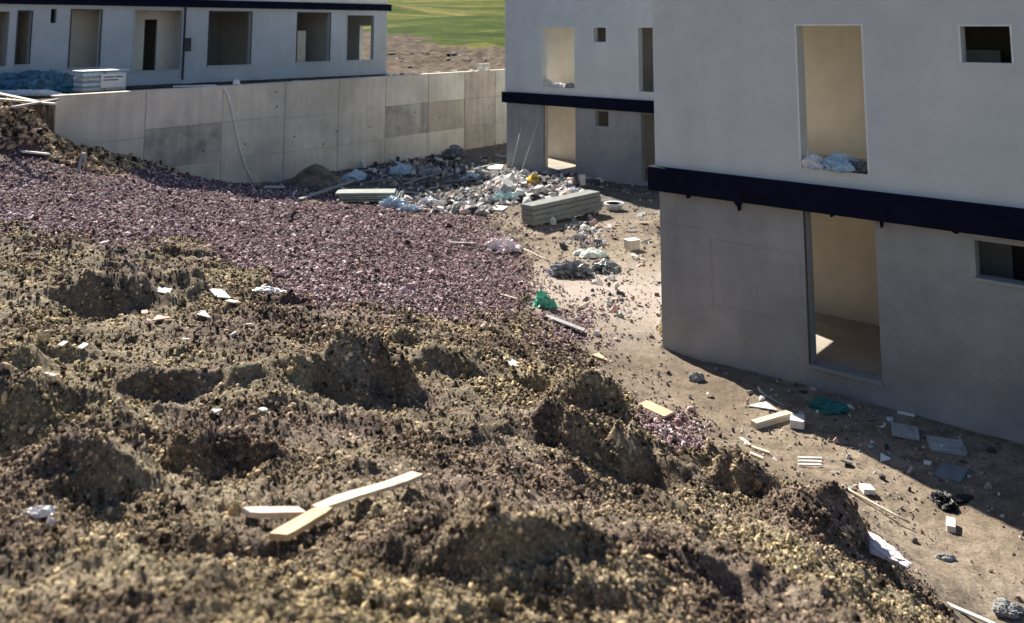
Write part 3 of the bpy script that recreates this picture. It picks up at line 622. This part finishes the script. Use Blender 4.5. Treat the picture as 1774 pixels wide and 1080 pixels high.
def crumple(name, label, cat, px, py, sx, sy, sz, mat, rot=0, z=None, sub=5, sharp=.5, group=None, loc=None):
    p = Vector(loc) if loc is not None else (Vector(terr_hit(px, py)) if z is None else Vector(on_z(px, py, z)))
    bm = bmesh.new(); bmesh.ops.create_icosphere(bm, subdivisions=sub, radius=1); _cr[0] += 1; sd = 100+_cr[0]*7
    C = np.array([v.co[:] for v in bm.verts]); n = 0; am = 1
    W1 = vnoise(C[:, 0]*1.3+sd, C[:, 1]*1.3, sd+1); W2 = vnoise(C[:, 0]*1.3+sd, C[:, 1]*1.3+C[:, 2], sd+2)
    for f in (1.5, 3.6, 8.0, 16.0):
        n = n+am*(1-2*np.abs(vnoise(C[:, 0]*f+C[:, 2]*f*.7+W1*f+sd, C[:, 1]*f-C[:, 2]*f*.6+W2*f, sd))**.8); am *= .6
    lob = vnoise(np.arctan2(C[:, 1], C[:, 0])*1.1+sd, C[:, 2]*.3+5, sd+5)
    C = C*(1+sharp*n*.36+lob*.30)[:, None]; C[:, 2] *= .62; C[:, 2] = np.where(C[:, 2] < 0, C[:, 2]*.25, C[:, 2])
    for v, c in zip(bm.verts, C): v.co = (c[0]*sx/2, c[1]*sy/2, c[2]*sz)
    me = bpy.data.meshes.new(name); bm.to_mesh(me); bm.free(); me.materials.append(mat); o = bpy.data.objects.new(name, me); link(o)
    o.location = p+Vector((0, 0, sz*.12)); o.rotation_euler = (0, 0, rot); return tag(o, label, cat, group)
def rod(name, label, cat, a, b, r, mat, lift=.03, za=None, zb=None):
    p = terr_hit(*a) if za is None else on_z(*a, za); q = terr_hit(*b) if zb is None else on_z(*b, zb)
    p = Vector(p)+Vector((0, 0, lift)); q = Vector(q)+Vector((0, 0, lift))
    pth = [p+(q-p)*t+Vector((random.uniform(-1, 1), random.uniform(-1, 1), random.uniform(-.3, .3)))*r*.5 for t in (0, .25, .5, .75, 1)]
    return tag(tube(name, pth, r, mat, seg=7), label, cat)
for (nm, lb, ct, lc, a_, b_, c_, mt_, rt) in LATE: crumple(nm, lb, ct, 0, 0, a_, b_, c_, mt_, rt, loc=lc, sharp=.8)
# foreground timber
board('broken_plank', 'long pale splintered plank lying bent across the foreground soil', 'plank', (548, 905), (722, 842), .08, .018, WOODL, .05, .006, chip=.35)
board('broken_plank', 'short yellowish plank end sticking out under the long pale plank', 'plank', (480, 962), (562, 912), .085, .025, WOODY, .06, 0, chip=.5)
board('wood_offcut', 'short pinkish white board left of the long splintered plank', 'board', (424, 905), (521, 903), .075, .022, WOODP, .03, 0)
crumple('yellow_stone', 'knobbly yellowish stone above the short pinkish board', 'stone', 405, 893, .07, .06, .07, mat_plain('ochre_stone', (.50,.38,.20), .9), sharp=.4)
# scraps on the heap
for (nm, lb, ct, px, py, sx, sy, rot, mt, shp) in [
 ('tile_shard', 'pale cream tile shard on the soil right of the dark hollow', 'tile shard', 380, 513, .30, .2, .5, SLABW, None),
 ('tile_shard', 'small cream tile shard just below the paler large one', 'tile shard', 402, 527, .16, .1, .2, SLABW, None),
 ('paper_scrap', 'white torn paper scrap on the soil beside the dark hollow', 'paper', 351, 550, .28, .14, .1, PAPER, TRI),
 ('tile_shard', 'salmon pink triangular tile shard at the foot of the dark hollow', 'tile shard', 276, 557, .18, .2, 1.2, SALMON, TRI),
 ('paper_scrap', 'small grey white scrap at the right edge of the dark hollow', 'paper', 284, 508, .12, .16, .8, PAPER, None),
 ('paper_scrap', 'white flake half buried in the hollow at the left', 'paper', 108, 602, .09, .04, .1, PAPER, None),
 ('paper_scrap', 'pinkish flake half buried in the hollow at the left', 'paper', 143, 606, .11, .05, .1, PLASTP, None),
 ('paper_scrap', 'pale scrap lying on soil near the left edge', 'paper', 85, 659, .07, .04, .3, PAPER, None),
 ('paper_scrap', 'tiny white triangular scrap above the row of dark clods', 'paper', 374, 721, .07, .07, .9, PAPER, TRI),
 ('paper_scrap', 'tiny white scrap right of the triangular one in mid heap', 'paper', 455, 718, .05, .05, .3, PAPER, None),
 ('paper_scrap', 'tiny cream scrap on the ochre soil in the left middle', 'paper', 321, 594, .09, .09, .4, SLABW, TRI),
 ('tile_shard', 'creamy yellow shard at the crest of the heap near the yard', 'tile shard', 884, 632, .26, .16, .4, SLABW, None),
 ('board_scrap', 'flat tan chip on the bare yard just beyond the heap', 'board', 1037, 621, .34, .26, .2, CARD, TRI),
 ('board_offcut', 'square tan board with dark edges lying beside the heap', 'board', 1135, 716, .42, .42, .75, CARD, None)]:
    slab(nm, lb, ct, px, py, sx, sy, .035 if 'offcut' in nm else .012, rot, mt, shape=shp, lift=.03 if 'offcut' in nm else .02)
crumple('plastic_scrap', 'crumpled white film at the gravel edge on the left', 'plastic', 470, 508, .42, .18, .10, PLASTW)
crumple('plastic_scrap', 'glinting crumpled foil in the dark lower left corner', 'plastic', 62, 893, .12, .06, .04, PLASTW, .4)
crumple('plastic_scrap', 'tiny white foil ball in the dark lower left corner', 'plastic', 88, 908, .03, .03, .03, PLASTW)
tag(tube('wire_loop', [Vector(terr_hit(220, 492))+Vector((.0, 0, .02)), Vector(terr_hit(226, 478))+Vector((.02, -.05, .16)), Vector(terr_hit(238, 480))+Vector((0, -.05, .12)), Vector(terr_hit(236, 492))+Vector((0, 0, .02))], .014, STEEL, seg=6), 'bent pale wire loop on the face of the dark hollow', 'wire')
# gravel edge
crumple('plastic_bag', 'crumpled pinkish white bag on the purple gravel edge', 'bag', 877, 434, .75, .5, .38, PLASTP, .3, sharp=.9)
rod('thin_stick', 'long thin stick running from the pinkish white bag', 'stick', (905, 432), (952, 455), .018, WOODL)
board('flat_slat', 'dark flat slat lying on the purple gravel', 'slat', (778, 423), (822, 424), .10, .03, WOODG)
board('flat_slat', 'short white slat left of the green bag', 'slat', (868, 513), (896, 521), .05, .02, WOODP)
crumple('plastic_bag', 'crumpled bright green plastic bag on the yard', 'bag', 941, 533, .44, .34, .30, PLASTG, .2, sharp=.8)
board('white_lath', 'whitish board on the earth just below the green bag', 'board', (946, 551), (1012, 577), .13, .025, WOODG, .03)
rod('thin_stick', 'short broken stick right of the green bag', 'stick', (999, 538), (1020, 526), .02, WOODP)
crumple('white_sack', 'pale greenish white sack lying among the debris', 'sack', 1023, 443, .85, .5, .22, mat_plain('sack_weave', (.56,.60,.53), .7, .3), .1, sharp=.35)
crumple('black_film', 'crumpled grey and black plastic sheet below the pale sack', 'plastic sheet', 993, 478, .9, .6, .32, PLASTD, .3, sharp=.9)
crumple('black_film', 'smaller dark crumpled film right of the larger grey black sheet', 'plastic sheet', 1050, 470, .65, .45, .22, PLASTD, .8, sharp=.9)
bx_ = empty('cement_box', terr_hit(1095, 432), .5); tag(bx_, 'cream cardboard box among rubble by the house corner', 'box')
box_obj('box_body', -.17, .17, -.13, .13, 0, .24, mat_plain('cream_card', (.62,.55,.44), .85), bx_, .01); box_obj('box_flap', -.175, .18, -.135, .14, .241, .253, SLABW, bx_)
# tyre shaped basin
bn = empty('white_basin', Vector(terr_hit(1064, 364))+Vector((0, 0, .02)), 0); bn.scale = (.75, .75, .75); tag(bn, 'white rimmed round basin with dark inside beside the sheet bundle', 'basin')
def lathe(name, prof, mat, parent, seg=20):
    V = []; F = []
    for (r_, z_) in prof: V += [(r_*math.cos(2*math.pi*k/seg), r_*math.sin(2*math.pi*k/seg), z_) for k in range(seg)]
    for i in range(len(prof)-1):
        for k in range(seg): F.append((i*seg+k, i*seg+(k+1) % seg, (i+1)*seg+(k+1) % seg, (i+1)*seg+k))
    return mesh_obj(name, V, F, mat, parent, True)
lathe('basin_body', [(.0, .0), (.30, .0), (.38, .20), (.43, .24), (.42, .27), (.36, .25)], PLASTW, bn); lathe('basin_inside', [(.36, .249), (.30, .12), (0.001, .10)], PLASTK, bn)
# bundle of long sheets
c0 = Vector(terr_hit(925, 396)); c1 = Vector(terr_hit(1043, 371)); bd = empty('sheet_bundle', c0, math.atan2(c1.y-c0.y, c1.x-c0.x)); tag(bd, 'stack of long grey green sheets lying tilted in front of the rubble heap', 'bundle')
Lb = (c1-c0).length
for k in range(4):
    o = box_obj('sheet', random.uniform(-.05, .03), Lb+random.uniform(-.04, .05), random.uniform(-.03, .03), .48+random.uniform(-.04, .04), .06+k*.142, .06+k*.142+.134, SHEETG, bd, .012)
box_obj('bearer', .25, .37, 0, .6, -.10, .058, WOODD, bd); box_obj('bearer', Lb-.45, Lb-.33, 0, .6, -.10, .058, WOODD, bd)

# rubble pieces, individuals
def chunk_mesh(mat, k):
    bm = bmesh.new(); bmesh.ops.create_icosphere(bm, subdivisions=1, radius=.5)
    for v in bm.verts:
        c = v.co; m = max(abs(c.x), abs(c.y), abs(c.z)); v.co = c*(1-.35)+c/m*.5*.35; v.co *= random.uniform(.75, 1.2)
    me = bpy.data.meshes.new('rubble_piece'); bm.to_mesh(me); bm.free(); me.materials.append(mat); return me
def plate_mesh(mat, k):
    a = sorted(random.uniform(0, 6.28) for _ in range(6)); V = [(math.cos(t)*.5, math.sin(t)*.5, z) for z in (0, .2) for t in a]
    F = [tuple(range(6))[::-1], tuple(range(6, 12))]+[(i, (i+1) % 6, 6+(i+1) % 6, 6+i) for i in range(6)]
    me = bpy.data.meshes.new('rubble_piece'); me.from_pydata(V, [], F); me.materials.append(mat); return me
RM = {}
for nm, mt in (('white', RUB_W), ('grey', RUB_G), ('pink', RUB_P), ('dark', RUB_D), ('teal', RUB_T)):
    RM[nm] = [chunk_mesh(mt, k) for k in range(3)]+[plate_mesh(mt, k) for k in range(3)]
def rubble(n, px0, px1, py0, py1, s0, s1, palette, where, group, heap=0, cat='rubble'):
    for _ in range(n):
        u = random.gauss(.5, .24) if heap else random.random(); v = random.random()
        px = px0+(px1-px0)*min(max(u, 0), 1); py = py0+(py1-py0)*v; c = random.choice(palette); p = terr_hit(px, py)
        if px0 > 1000 and masks(np.array([p[0]]), np.array([p[1]]), np.array([p[2]]))[1][0] < 8: continue
        if (p[0]-FM.o[0])*FM.n[0]+(p[1]-FM.o[1])*FM.n[1] > -.15 and p[0] > -.3: continue
        if (p[0]-FW.o[0])*FW.n[0]+(p[1]-FW.o[1])*FW.n[1] > -.12: continue
        o = bpy.data.objects.new('rubble_piece', random.choice(RM[c])); link(o)
        s = random.uniform(s0, s1)*(1.5 if random.random() < .12 else 1); o.scale = (s*random.uniform(.8, 1.7), s*random.uniform(.6, 1.1), s*random.uniform(.25, .6))
        o.location = (p[0], p[1], p[2]+s*.1+random.uniform(0, heap)); o.rotation_euler = (random.uniform(-.5, .5), random.uniform(-.5, .5), random.uniform(0, 6.28))
        tag(o, f'{c} broken rubble piece {where}', cat, group)
rubble(80, 838, 1040, 303, 352, .15, .34, ['white', 'white', 'grey', 'dark', 'dark', 'white'], 'on the debris heap in front of the middle house', 'rubble pieces of the heap before the middle house', .2)
rubble(24, 835, 905, 306, 352, .15, .4, ['white', 'white', 'pink', 'grey'], 'on the pale left end of the debris heap', 'rubble pieces at the pale end of the heap', .15)
rubble(36, 985, 1138, 372, 425, .10, .28, ['white', 'grey', 'grey', 'dark', 'pink'], 'strewn between sheet bundle and near house corner', 'rubble pieces beside the near house corner')
rubble(18, 1030, 1140, 430, 510, .08, .2, ['white', 'pink', 'grey', 'pink'], 'strewn on the earth along the near house corner', 'rubble pieces along the near house corner')
rubble(24, 725, 850, 343, 372, .14, .36, ['white', 'white', 'pink'], 'in the pale strip beyond the gravel', 'pale rubble pieces at the far gravel edge')
rubble(26, 600, 870, 258, 305, .14, .4, ['grey', 'dark', 'dark', 'teal', 'white', 'dark'], 'in shade along the foot of the retaining wall', 'rubble pieces at the wall foot')
rubble(20, 590, 840, 295, 345, .12, .32, ['dark', 'grey', 'teal', 'dark'], 'lying in the shaded far yard', 'rubble pieces in the shaded far yard')
rubble(24, 1180, 1760, 630, 850, .06, .16, ['dark', 'grey', 'teal', 'dark'], 'in the shade along the near house wall', 'rubble pieces in the near house shade')
rubble(14, 1020, 1300, 600, 800, .05, .11, ['pink', 'white', 'grey'], 'on the sunlit earth beside the heap', 'rubble pieces on the sunlit earth')
rubble(12, 1300, 1700, 760, 1000, .04, .09, ['pink', 'white', 'grey'], 'on the sunlit earth between the soil heap and the shade', 'rubble pieces on the sunlit strip')
rubble(10, 230, 470, 470, 600, .05, .13, ['white', 'grey', 'pink'], 'on the soil right of the dark hollow', 'rubble pieces by the dark hollow')
# crumbs too many to count
RUBC = bpy.data.collections.new('rubble_crumb_shapes')
for c_ in ('white', 'white', 'white', 'grey', 'grey', 'pink', 'dark', 'dark'):
    for q_ in (0, 4): RUBC.objects.link(bpy.data.objects.new('rubble_crumb', RM[c_][q_]))
def crumbs(n, boxes):
    X = []; Y = []; Z = []; sz = []
    for (a, b, c, d, w_, s_) in boxes:
        k_ = int(n*w_); g_x = (a+b)/2+rng.normal(0, (b-a)/4, k_); g_y = rng.uniform(c, d, k_); r0 = np.array([on_z(u, v, .05)[:2] for u, v in zip(g_x, g_y)])
        X.append(r0[:, 0]); Y.append(r0[:, 1]); sz.append(s_*np.exp(rng.normal(0, .5, k_)))
    X, Y, sz = map(np.concatenate, (X, Y, sz))
    ok = ((X-FM.o[0])*FM.n[0]+(Y-FM.o[1])*FM.n[1] < -.1) & ((X-FW.o[0])*FW.n[0]+(Y-FW.o[1])*FW.n[1] < -.1) & ((X-FR.o[0])*FR.n[0]+(Y-FR.o[1])*FR.n[1] < -.1) | (X < 2.4) & ((X-FM.o[0])*FM.n[0]+(Y-FM.o[1])*FM.n[1] < -.1) & ((X-FW.o[0])*FW.n[0]+(Y-FW.o[1])*FW.n[1] < -.1)
    X, Y, sz = X[ok], Y[ok], sz[ok]; return scatter('rubble_crumbs', X, Y, height(X, Y)+sz*.2, sz, RUBC)
tag(crumbs(4200, [(835,1045,303,356,.34,.12), (840,905,306,356,.08,.15), (985,1140,365,430,.20,.09), (1020,1140,430,560,.10,.06), (715,860,340,375,.12,.12), (600,870,255,300,.12,.14), (560,860,295,345,.06,.1), (1150,1770,620,860,.04,.05)]), 'crumbs of broken plaster and rubble scattered around the larger pieces', 'rubble', kind='stuff')
# things on and by the debris heap
yb = empty('yellow_bucket', Vector(terr_hit(918, 318))+Vector((0, 0, .1)), .4); tag(yb, 'small yellow bucket lying on top of the debris heap', 'bucket'); yb.rotation_euler = (1.2, .2, .6)
lathe('bucket_body', [(.001, 0), (.13, 0), (.17, .30), (.18, .31), (.165, .30), (.12, .02)], YELLOW, yb, 14); tube('bucket_handle', [(.17*math.cos(t), .17*math.sin(t), .3+.02*math.sin(t)) for t in np.linspace(0, math.pi, 8)], .007, STEEL, yb, 5)
crumple('plastic_bag', 'pale teal crumpled bag at the left foot of the debris heap', 'bag', 880, 349, .7, .5, .32, RUB_T, sharp=.8)
crumple('plastic_bag', 'white torn bag at the peak of the debris heap', 'bag', 872, 318, .7, .4, .28, PLASTW, .5, sharp=.8)
crumple('plastic_bag', 'white crumpled bag on the right flank of the debris heap', 'bag', 990, 336, .6, .4, .22, PLASTW, 1, sharp=.8)
slab('white_board', 'white flat board half lit left of the leaning poles', 'board', 858, 291, 1.2, .6, .04, .2, SLABW)
slab('white_board', 'cream flat board on the earth before the debris heap', 'board', 865, 362, .6, .4, .03, .2, SLABW)
# poles: foot on the ground, head on the wall of the middle house
for (lb, fp, hp) in (('left pale pole leaning against the middle house wall', (884, 300), (909, 203)), ('right pale pole leaning against the middle house wall', (901, 304), (941, 187))):
    s, z = FM.at(hp[0], hp[1]); top = FM.loc(s, -.05, z); tag(tube('leaning_pole', [terr_hit(*fp), top], .025, STEEL, seg=7), lb, 'pole')
board('loose_plank', 'upper long plank resting across the debris heap by the doorway', 'plank', (958, 312), (1010, 299), .14, .04, WOODG, .14)
board('loose_plank', 'lower short plank on the debris heap by the doorway', 'plank', (950, 315), (998, 314), .12, .04, WOODG, .10)
blk = empty('white_block', terr_hit(1008, 322), .2); tag(blk, 'small upright whitish block standing right of the planks', 'block'); box_obj('block_body', -.12, .12, -.1, .1, 0, .42, RUB_G, blk, .012); box_obj('block_face', -.1, .1, -.112, -.101, .04, .4, SLABW, blk)
# shaded yard
board('long_batten', 'long pale plank lying in the shade beyond the gravel', 'plank', (520, 350), (612, 318), .16, .05, WOODG, .06)
board('short_batten', 'short whitish plank at the foot of the retaining wall', 'plank', (458, 328), (492, 328), .16, .05, SLABW, .05)
sb = Vector(terr_hit(585, 352)); st = empty('board_stack', sb, .05); tag(st, 'low stack of dark boards in the shade beyond the gravel', 'stack')
for k in range(4): box_obj('board', random.uniform(-.1, .1), 1.9+random.uniform(-.1, .1), random.uniform(-.05, .05), .7, .02+k*.075, .02+k*.075+.06, GREYGREEN, st, .006)
crumple('foil_bag', 'silvery blue crumpled film at the end of the dark board stack', 'plastic', 684, 357, .75, .5, .3, PLASTLB, sharp=.9)
crumple('foil_bag', 'small silvery film right of the dark board stack', 'plastic', 705, 366, .6, .35, .2, PLASTLB, .7, sharp=.9)
crumple('plastic_bag', 'white crumpled film half in sun at the far edge of the gravel', 'bag', 742, 358, .8, .6, .3, PLASTW, .7, sharp=.9)
crumple('plastic_bag', 'upright white bag in the shade below the stained wall panel', 'bag', 693, 303, .7, .4, .45, PLASTLB, .1, sharp=.7)
crumple('plastic_bag', 'pale film bundle at the far end of the long shaded plank', 'bag', 614, 312, .8, .5, .35, PLASTLB, .9, sharp=.9)
crumple('plastic_bag', 'grey rounded bag in the shade under the wall', 'bag', 748, 302, .8, .5, .3, mat_plain('grey_bag_film', (.3,.31,.31), .5), .1, sharp=.5)
crumple('plastic_bag', 'tangled grey film against the far end of the retaining wall', 'bag', 785, 272, .9, .5, .5, PLASTD, .1, sharp=.9)
crumple('plastic_bag', 'small white film in the shaded yard left of the heap', 'bag', 816, 309, .6, .4, .2, PLASTLB, .4, sharp=.7)
board('white_lath', 'white board lying at the top edge of the gravel on the left', 'board', (36, 267), (84, 272), .22, .05, SLABW, .05)
board('curved_lath', 'small curved grey strip on the shaded gravel slope', 'strip', (136, 300), (160, 291), .08, .03, WOODG, .03, .25)
for k, (a, b) in enumerate((((610,300),(668,296)),((640,318),(735,312)),((700,322),(770,300)),((770,318),(835,312)),((655,333),(730,338)),((820,296),(868,284)),((742,330),(800,322)))):
    board('shaded_lath', ('short grey lath behind the pale plank bundle', 'grey lath across the middle of the shaded far yard', 'grey lath slanting up through the shaded far yard', 'grey lath in the shade left of the debris heap', 'grey lath right behind the dark board stack', 'grey lath pointing at the corner of the middle house', 'grey lath between the film bags and the shaded yard')[k], 'lath', a, b, .12, .03, (WOODG, GREYGREEN)[k % 2], .05, group='laths in the shaded far yard')
# yard strip by the near house
board('wood_billet', 'thick wooden billet with dark side at the shade edge', 'billet', (1306, 742), (1368, 724), .12, .09, WOODL, 0, chip=.2)
slab('white_block', 'white block at the shade edge beside the wooden billet', 'block', 1382, 738, .20, .24, .11, .5, RUB_W)
slab('thin_board', 'thin pale triangular board half in the shade', 'board', 1322, 704, .44, .26, .015, -.3, SLABW, shape=TRI)
crumple('rough_stone', 'dark bottomed rough stone on the sunlit earth near the house corner', 'stone', 1205, 660, .24, .2, .15, RUB_G, sharp=.4)
for k in range(3):
    board('striped_slat', f'{("rear", "middle", "front")[k]} of three white slats lying side by side on the yard', 'slat', (1383, 796+k*6), (1424, 797+k*6), .035, .015, SLABW, .015, group='three white slats on the yard')
board('wood_splinter', 'upper pale splinter left of the three white slats', 'splinter', (1283, 762), (1300, 775), .05, .015, WOODL)
board('wood_splinter', 'dark edged splinter left of the three white slats', 'splinter', (1302, 778), (1334, 789), .05, .02, WOODL)
board('wood_splinter', 'lowest pale splinter left of the three white slats', 'splinter', (1299, 788), (1322, 798), .06, .015, WOODL)
rod('long_stick', 'long pale stick lying on the sunlit strip by the heap', 'stick', (1458, 842), (1575, 906), .014, WOODL, .0, za=.07, zb=.05)
slab('small_carton', 'small cream block beside the long pale stick', 'block', 1502, 853, .14, .15, .06, .4, SLABW)
slab('brick_offcut', 'whitish brick with dark side on the right sunlit earth', 'brick', 1648, 916, .21, .10, .07, -.35, RUB_W)
crumple('black_rag', 'black crumpled rag on the shade edge at the right', 'rag', 1636, 872, .22, .3, .12, PLASTK, .3, sharp=.9)
crumple('black_rag', 'smaller black rag lying in the shade beside the larger one', 'rag', 1665, 868, .28, .14, .06, PLASTK, .3, sharp=.9)
slab('grey_panel', 'grey flat panel in the shade, nearest to the house wall', 'panel', 1568, 750, .40, .36, .03, .4, WOODG)
slab('grey_panel', 'large ribbed grey panel in the shade right of the triangular scrap', 'panel', 1640, 775, .46, .40, .03, -.1, WOODG)
slab('grey_panel', 'grey panel in the shade just above the black rags', 'panel', 1648, 822, .42, .32, .03, -.2, SLABG)
slab('white_scrap', 'pale blue triangular scrap in the shade at its sunlit edge', 'scrap', 1530, 795, .18, .14, .02, .2, PAPER, shape=TRI, tilt=(0, -.3))
slab('white_scrap', 'long white scrap close to the base of the house wall', 'scrap', 1570, 719, .24, .07, .02, -.3, PAPER)
slab('white_scrap', 'tiny bright scrap left of the grey panels in the shade', 'scrap', 1607, 805, .09, .06, .03, 0, PAPER)
crumple('teal_cloth', 'dark teal cloth lying in the shade below the doorway', 'cloth', 1438, 706, .5, .4, .1, PLASTT, sharp=.5)
slab('thin_lath', 'thin grey lath in the shade near the triangular board', 'lath', 1336, 692, .5, .03, .015, -.6, WOODG)
crumple('rough_stone', 'flat greyish stone on the sunlit earth at the lower right', 'stone', 1637, 970, .18, .1, .06, RUB_G, sharp=.4)
crumple('plastic_strip', 'dirty white film strip at the foot of the soil heap on the right', 'plastic', 1512, 945, .18, .55, .06, PLASTP, .55, sharp=.5)
board('pale_pipe', 'long pale strip at the bottom right below the soil heap', 'strip', (1592, 1028), (1725, 1085), .05, .02, SLABW, .02, za=.16, zb=.05)
crumple('rough_stone', 'pale stone cut by the bottom right corner', 'stone', 1748, 1060, .28, .2, .1, RUB_G, sharp=.4)
# upper terrace: tarps, wrapped pallet, hose
def terr(px, py, z=3.52): return Vector(on_z(px, py, z))
crumple('blue_tarp', 'crumpled blue tarpaulin spread before the long house', 'tarpaulin', 0, 0, 4.2, 1.5, .75, PLASTB, .9, loc=terr(30, 160), sharp=.6)
crumple('blue_tarp', 'smaller blue film heap right of the large tarpaulin', 'tarpaulin', 0, 0, 1.8, 1.0, .8, PLASTB, .3, loc=terr(88, 163), sharp=.6)
crumple('white_sheet', 'pale film folded over timber at the terrace edge', 'plastic sheet', 0, 0, 2.6, .6, .25, PLASTW, -.2, loc=terr(30, 166), sharp=.5)
crumple('white_sheet', 'long pale film streaming over the tarpaulin at the left edge', 'plastic sheet', 0, 0, 3.2, .5, .3, PLASTLB, .5, loc=terr(8, 158), sharp=.6)
crumple('white_sheet', 'pale blue film beside the wrapped pallet', 'plastic sheet', 0, 0, .55, .5, .55, PLASTLB, -.2, loc=terr(100, 160), sharp=.5)
for (a, b, w, m_, lb) in (((-30, 158), (62, 178), .16, WOODL, 'sunlit plank sloping down at the terrace edge'), ((-20, 172), (95, 182), .14, WOODL, 'pale plank along the terrace edge above the bare slope'), ((20, 188), (100, 174), .1, WOODG, 'grey plank pointing at the end of the retaining wall')):
    board('terrace_plank', lb, 'plank', a, b, w, .05, m_, .1, za=3.72, zb=3.68)
board('slope_scrap', 'small white scrap on the bare slope left of the wall', 'scrap', (56, 226), (69, 226), .16, .03, SLABW, .03)
pw = empty('wrapped_pallet', terr(172, 163), FW.a+.0); tag(pw, 'film wrapped stack of sacks with a printed white label by the wall end', 'pallet')
for k in range(4):
    for j in range(2):
        box_obj('sack', -.75+j*.78, .0+j*.78, -.35, .38, .10+k*.17, .255+k*.17, PLASTLB if k % 2 else mat_plain('sack_paper', (.45,.46,.47), .6), pw, .04)
box_obj('pallet_base', -.8, .85, -.4, .42, 0, .09, WOODD, pw, .01); box_obj('film_cover', -.79, .84, -.39, .41, .785, .815, PLASTW, pw, .012)
lbx = box_obj('printed_label', -.15, .72, -.375, -.36, .22, .68, PAPER, pw)
for k, (a, b, z) in enumerate(((-.08, .3, .56), (.34, .62, .56), (-.08, .45, .46))): box_obj('print_line', a, b, -.379, -.3752, z, z+.045, PRINT, pw)
crumple('dark_sack', 'dark lumpy sack beside the wrapped pallet', 'sack', 0, 0, .5, .5, .6, mat_plain('brown_sack', (.10,.085,.08), .9), -.2, loc=terr(124, 162), sharp=.4)
# hose over the wall
pth = []
for (px, py, off) in [(300,149,.9),(345,147,.5),(372,148,.25),(385,152,-.04),(395,165,-.06),(404,200,-.06),(412,245,-.06),(424,285,-.08),(440,318,-.12)]:
    s, z = FW.at(px, py, off); 
    if off > 0: z = 3.7
    pth.append(Vector(FW.loc(s, off, z)))
sm = []
for i in range(len(pth)-1):
    for t in (0, .33, .66): sm.append(pth[i].lerp(pth[i+1], t))
sm.append(pth[-1]); tag(tube('garden_hose', sm, .03, HOSEM, seg=7), 'pale grey hose hanging over the concrete retaining wall', 'hose')
s, z = FW.at(403, 146, .4); crumple('white_ball', 'small white bundle on the wall top beside the hose', 'bundle', 0, 0, .28, .26, .26, PLASTW, loc=FW.loc(s, .15, 3.69), sharp=.15)
s, z = FW.at(836, 118, .2); wb = empty('stone_block', FW.loc(s, .15, 3.686), FW.a); tag(wb, 'white hollow block standing on the far end of the retaining wall', 'block')
box_obj('block_shell', -.35, -.24, -.1, .1, 0, .34, RUB_W, wb, .01); box_obj('block_shell', -.02, .06, -.1, .1, 0, .34, RUB_W, wb, .01); box_obj('block_shell', .30, .40, -.1, .1, 0, .34, RUB_W, wb, .01); box_obj('block_shell', -.239, .299, -.1, .1, .26, .34, RUB_W, wb); box_obj('block_shell', -.239, -.021, -.1, .1, 0, .16, RUB_W, wb)
for k, px in enumerate((672, 690, 705, 722, 745, 765, 790, 800, 815)):
    s, z = FW.at(px, 125, .3); o = bpy.data.objects.new('rubble_piece', RM[random.choice(['white', 'grey', 'pink'])][k % 6]); link(o); q = random.uniform(.12, .3); o.scale = (q*1.8, q, q*.5); o.location = FW.loc(s, random.uniform(.2, .8), 3.70); o.rotation_euler = (0, 0, random.random()*3)
    tag(o, 'small rubble piece on the top of the retaining wall', 'rubble', 'rubble pieces on the wall top')
for k in range(16):
    s = random.uniform(cols[1], cols[4]+6); o = bpy.data.objects.new('rubble_piece', RM[random.choice(['grey', 'teal', 'dark'])][k % 6]); link(o); q = random.uniform(.08, .25); o.scale = (q*1.8, q, q*.5); o.location = FW.loc(s, random.uniform(.4, 2.2), 3.56); o.rotation_euler = (0, 0, random.random()*3)
    tag(o, 'rubble piece in the shade on the terrace before the long house', 'rubble', 'rubble pieces on the terrace')
# stones of the rough bank below the meadow
for k in range(26):
    px = random.uniform(675, 872); py = random.uniform(90, 118); p = terr_hit(px, py); o = bpy.data.objects.new('bank_stone', RM[random.choice(['grey', 'pink', 'dark'])][k % 3]); link(o)
    q = random.uniform(.08, .28); o.scale = (q*1.6, q, q*.7); o.location = (p[0], p[1], p[2]); o.rotation_euler = (0, 0, random.random()*3)
    tag(o, 'rough stone on the bare bank below the meadow', 'stone', 'stones on the bare bank')
# far hedge at the top of the meadow
V = []; F = []
def leafmass(cx, cy, cz, rx, ry, rz_, n):
    for _ in range(n):
        d = Vector((random.gauss(0, 1), random.gauss(0, 1), random.gauss(0, 1))).normalized()*random.uniform(.55, 1)
        c = Vector((cx+d.x*rx, cy+d.y*ry, cz+abs(d.z)*rz_)); a = Vector((random.gauss(0, 1), random.gauss(0, 1), random.gauss(0, 1))).normalized(); b_ = a.orthogonal().normalized(); s_ = random.uniform(.25, .6)
        i = len(V); V.extend([tuple(c+a*s_), tuple(c+b_*s_), tuple(c-a*s_), tuple(c-b_*s_)]); F.append((i, i+1, i+2, i+3))
for k in range(60):
    t = k/59; x_ = -9+t*16; y_ = 142-t*10+random.uniform(-1.5, 1.5); z_ = hz(x_, y_); leafmass(x_, y_, z_, 1.6, 1.6, random.uniform(2.0, 4.0), 220)
mesh_obj('far_hedge', V, F, LEAF); tag(bpy.data.objects['far_hedge'], 'dark green belt of scrub along the top of the meadow', 'hedge', kind='stuff')
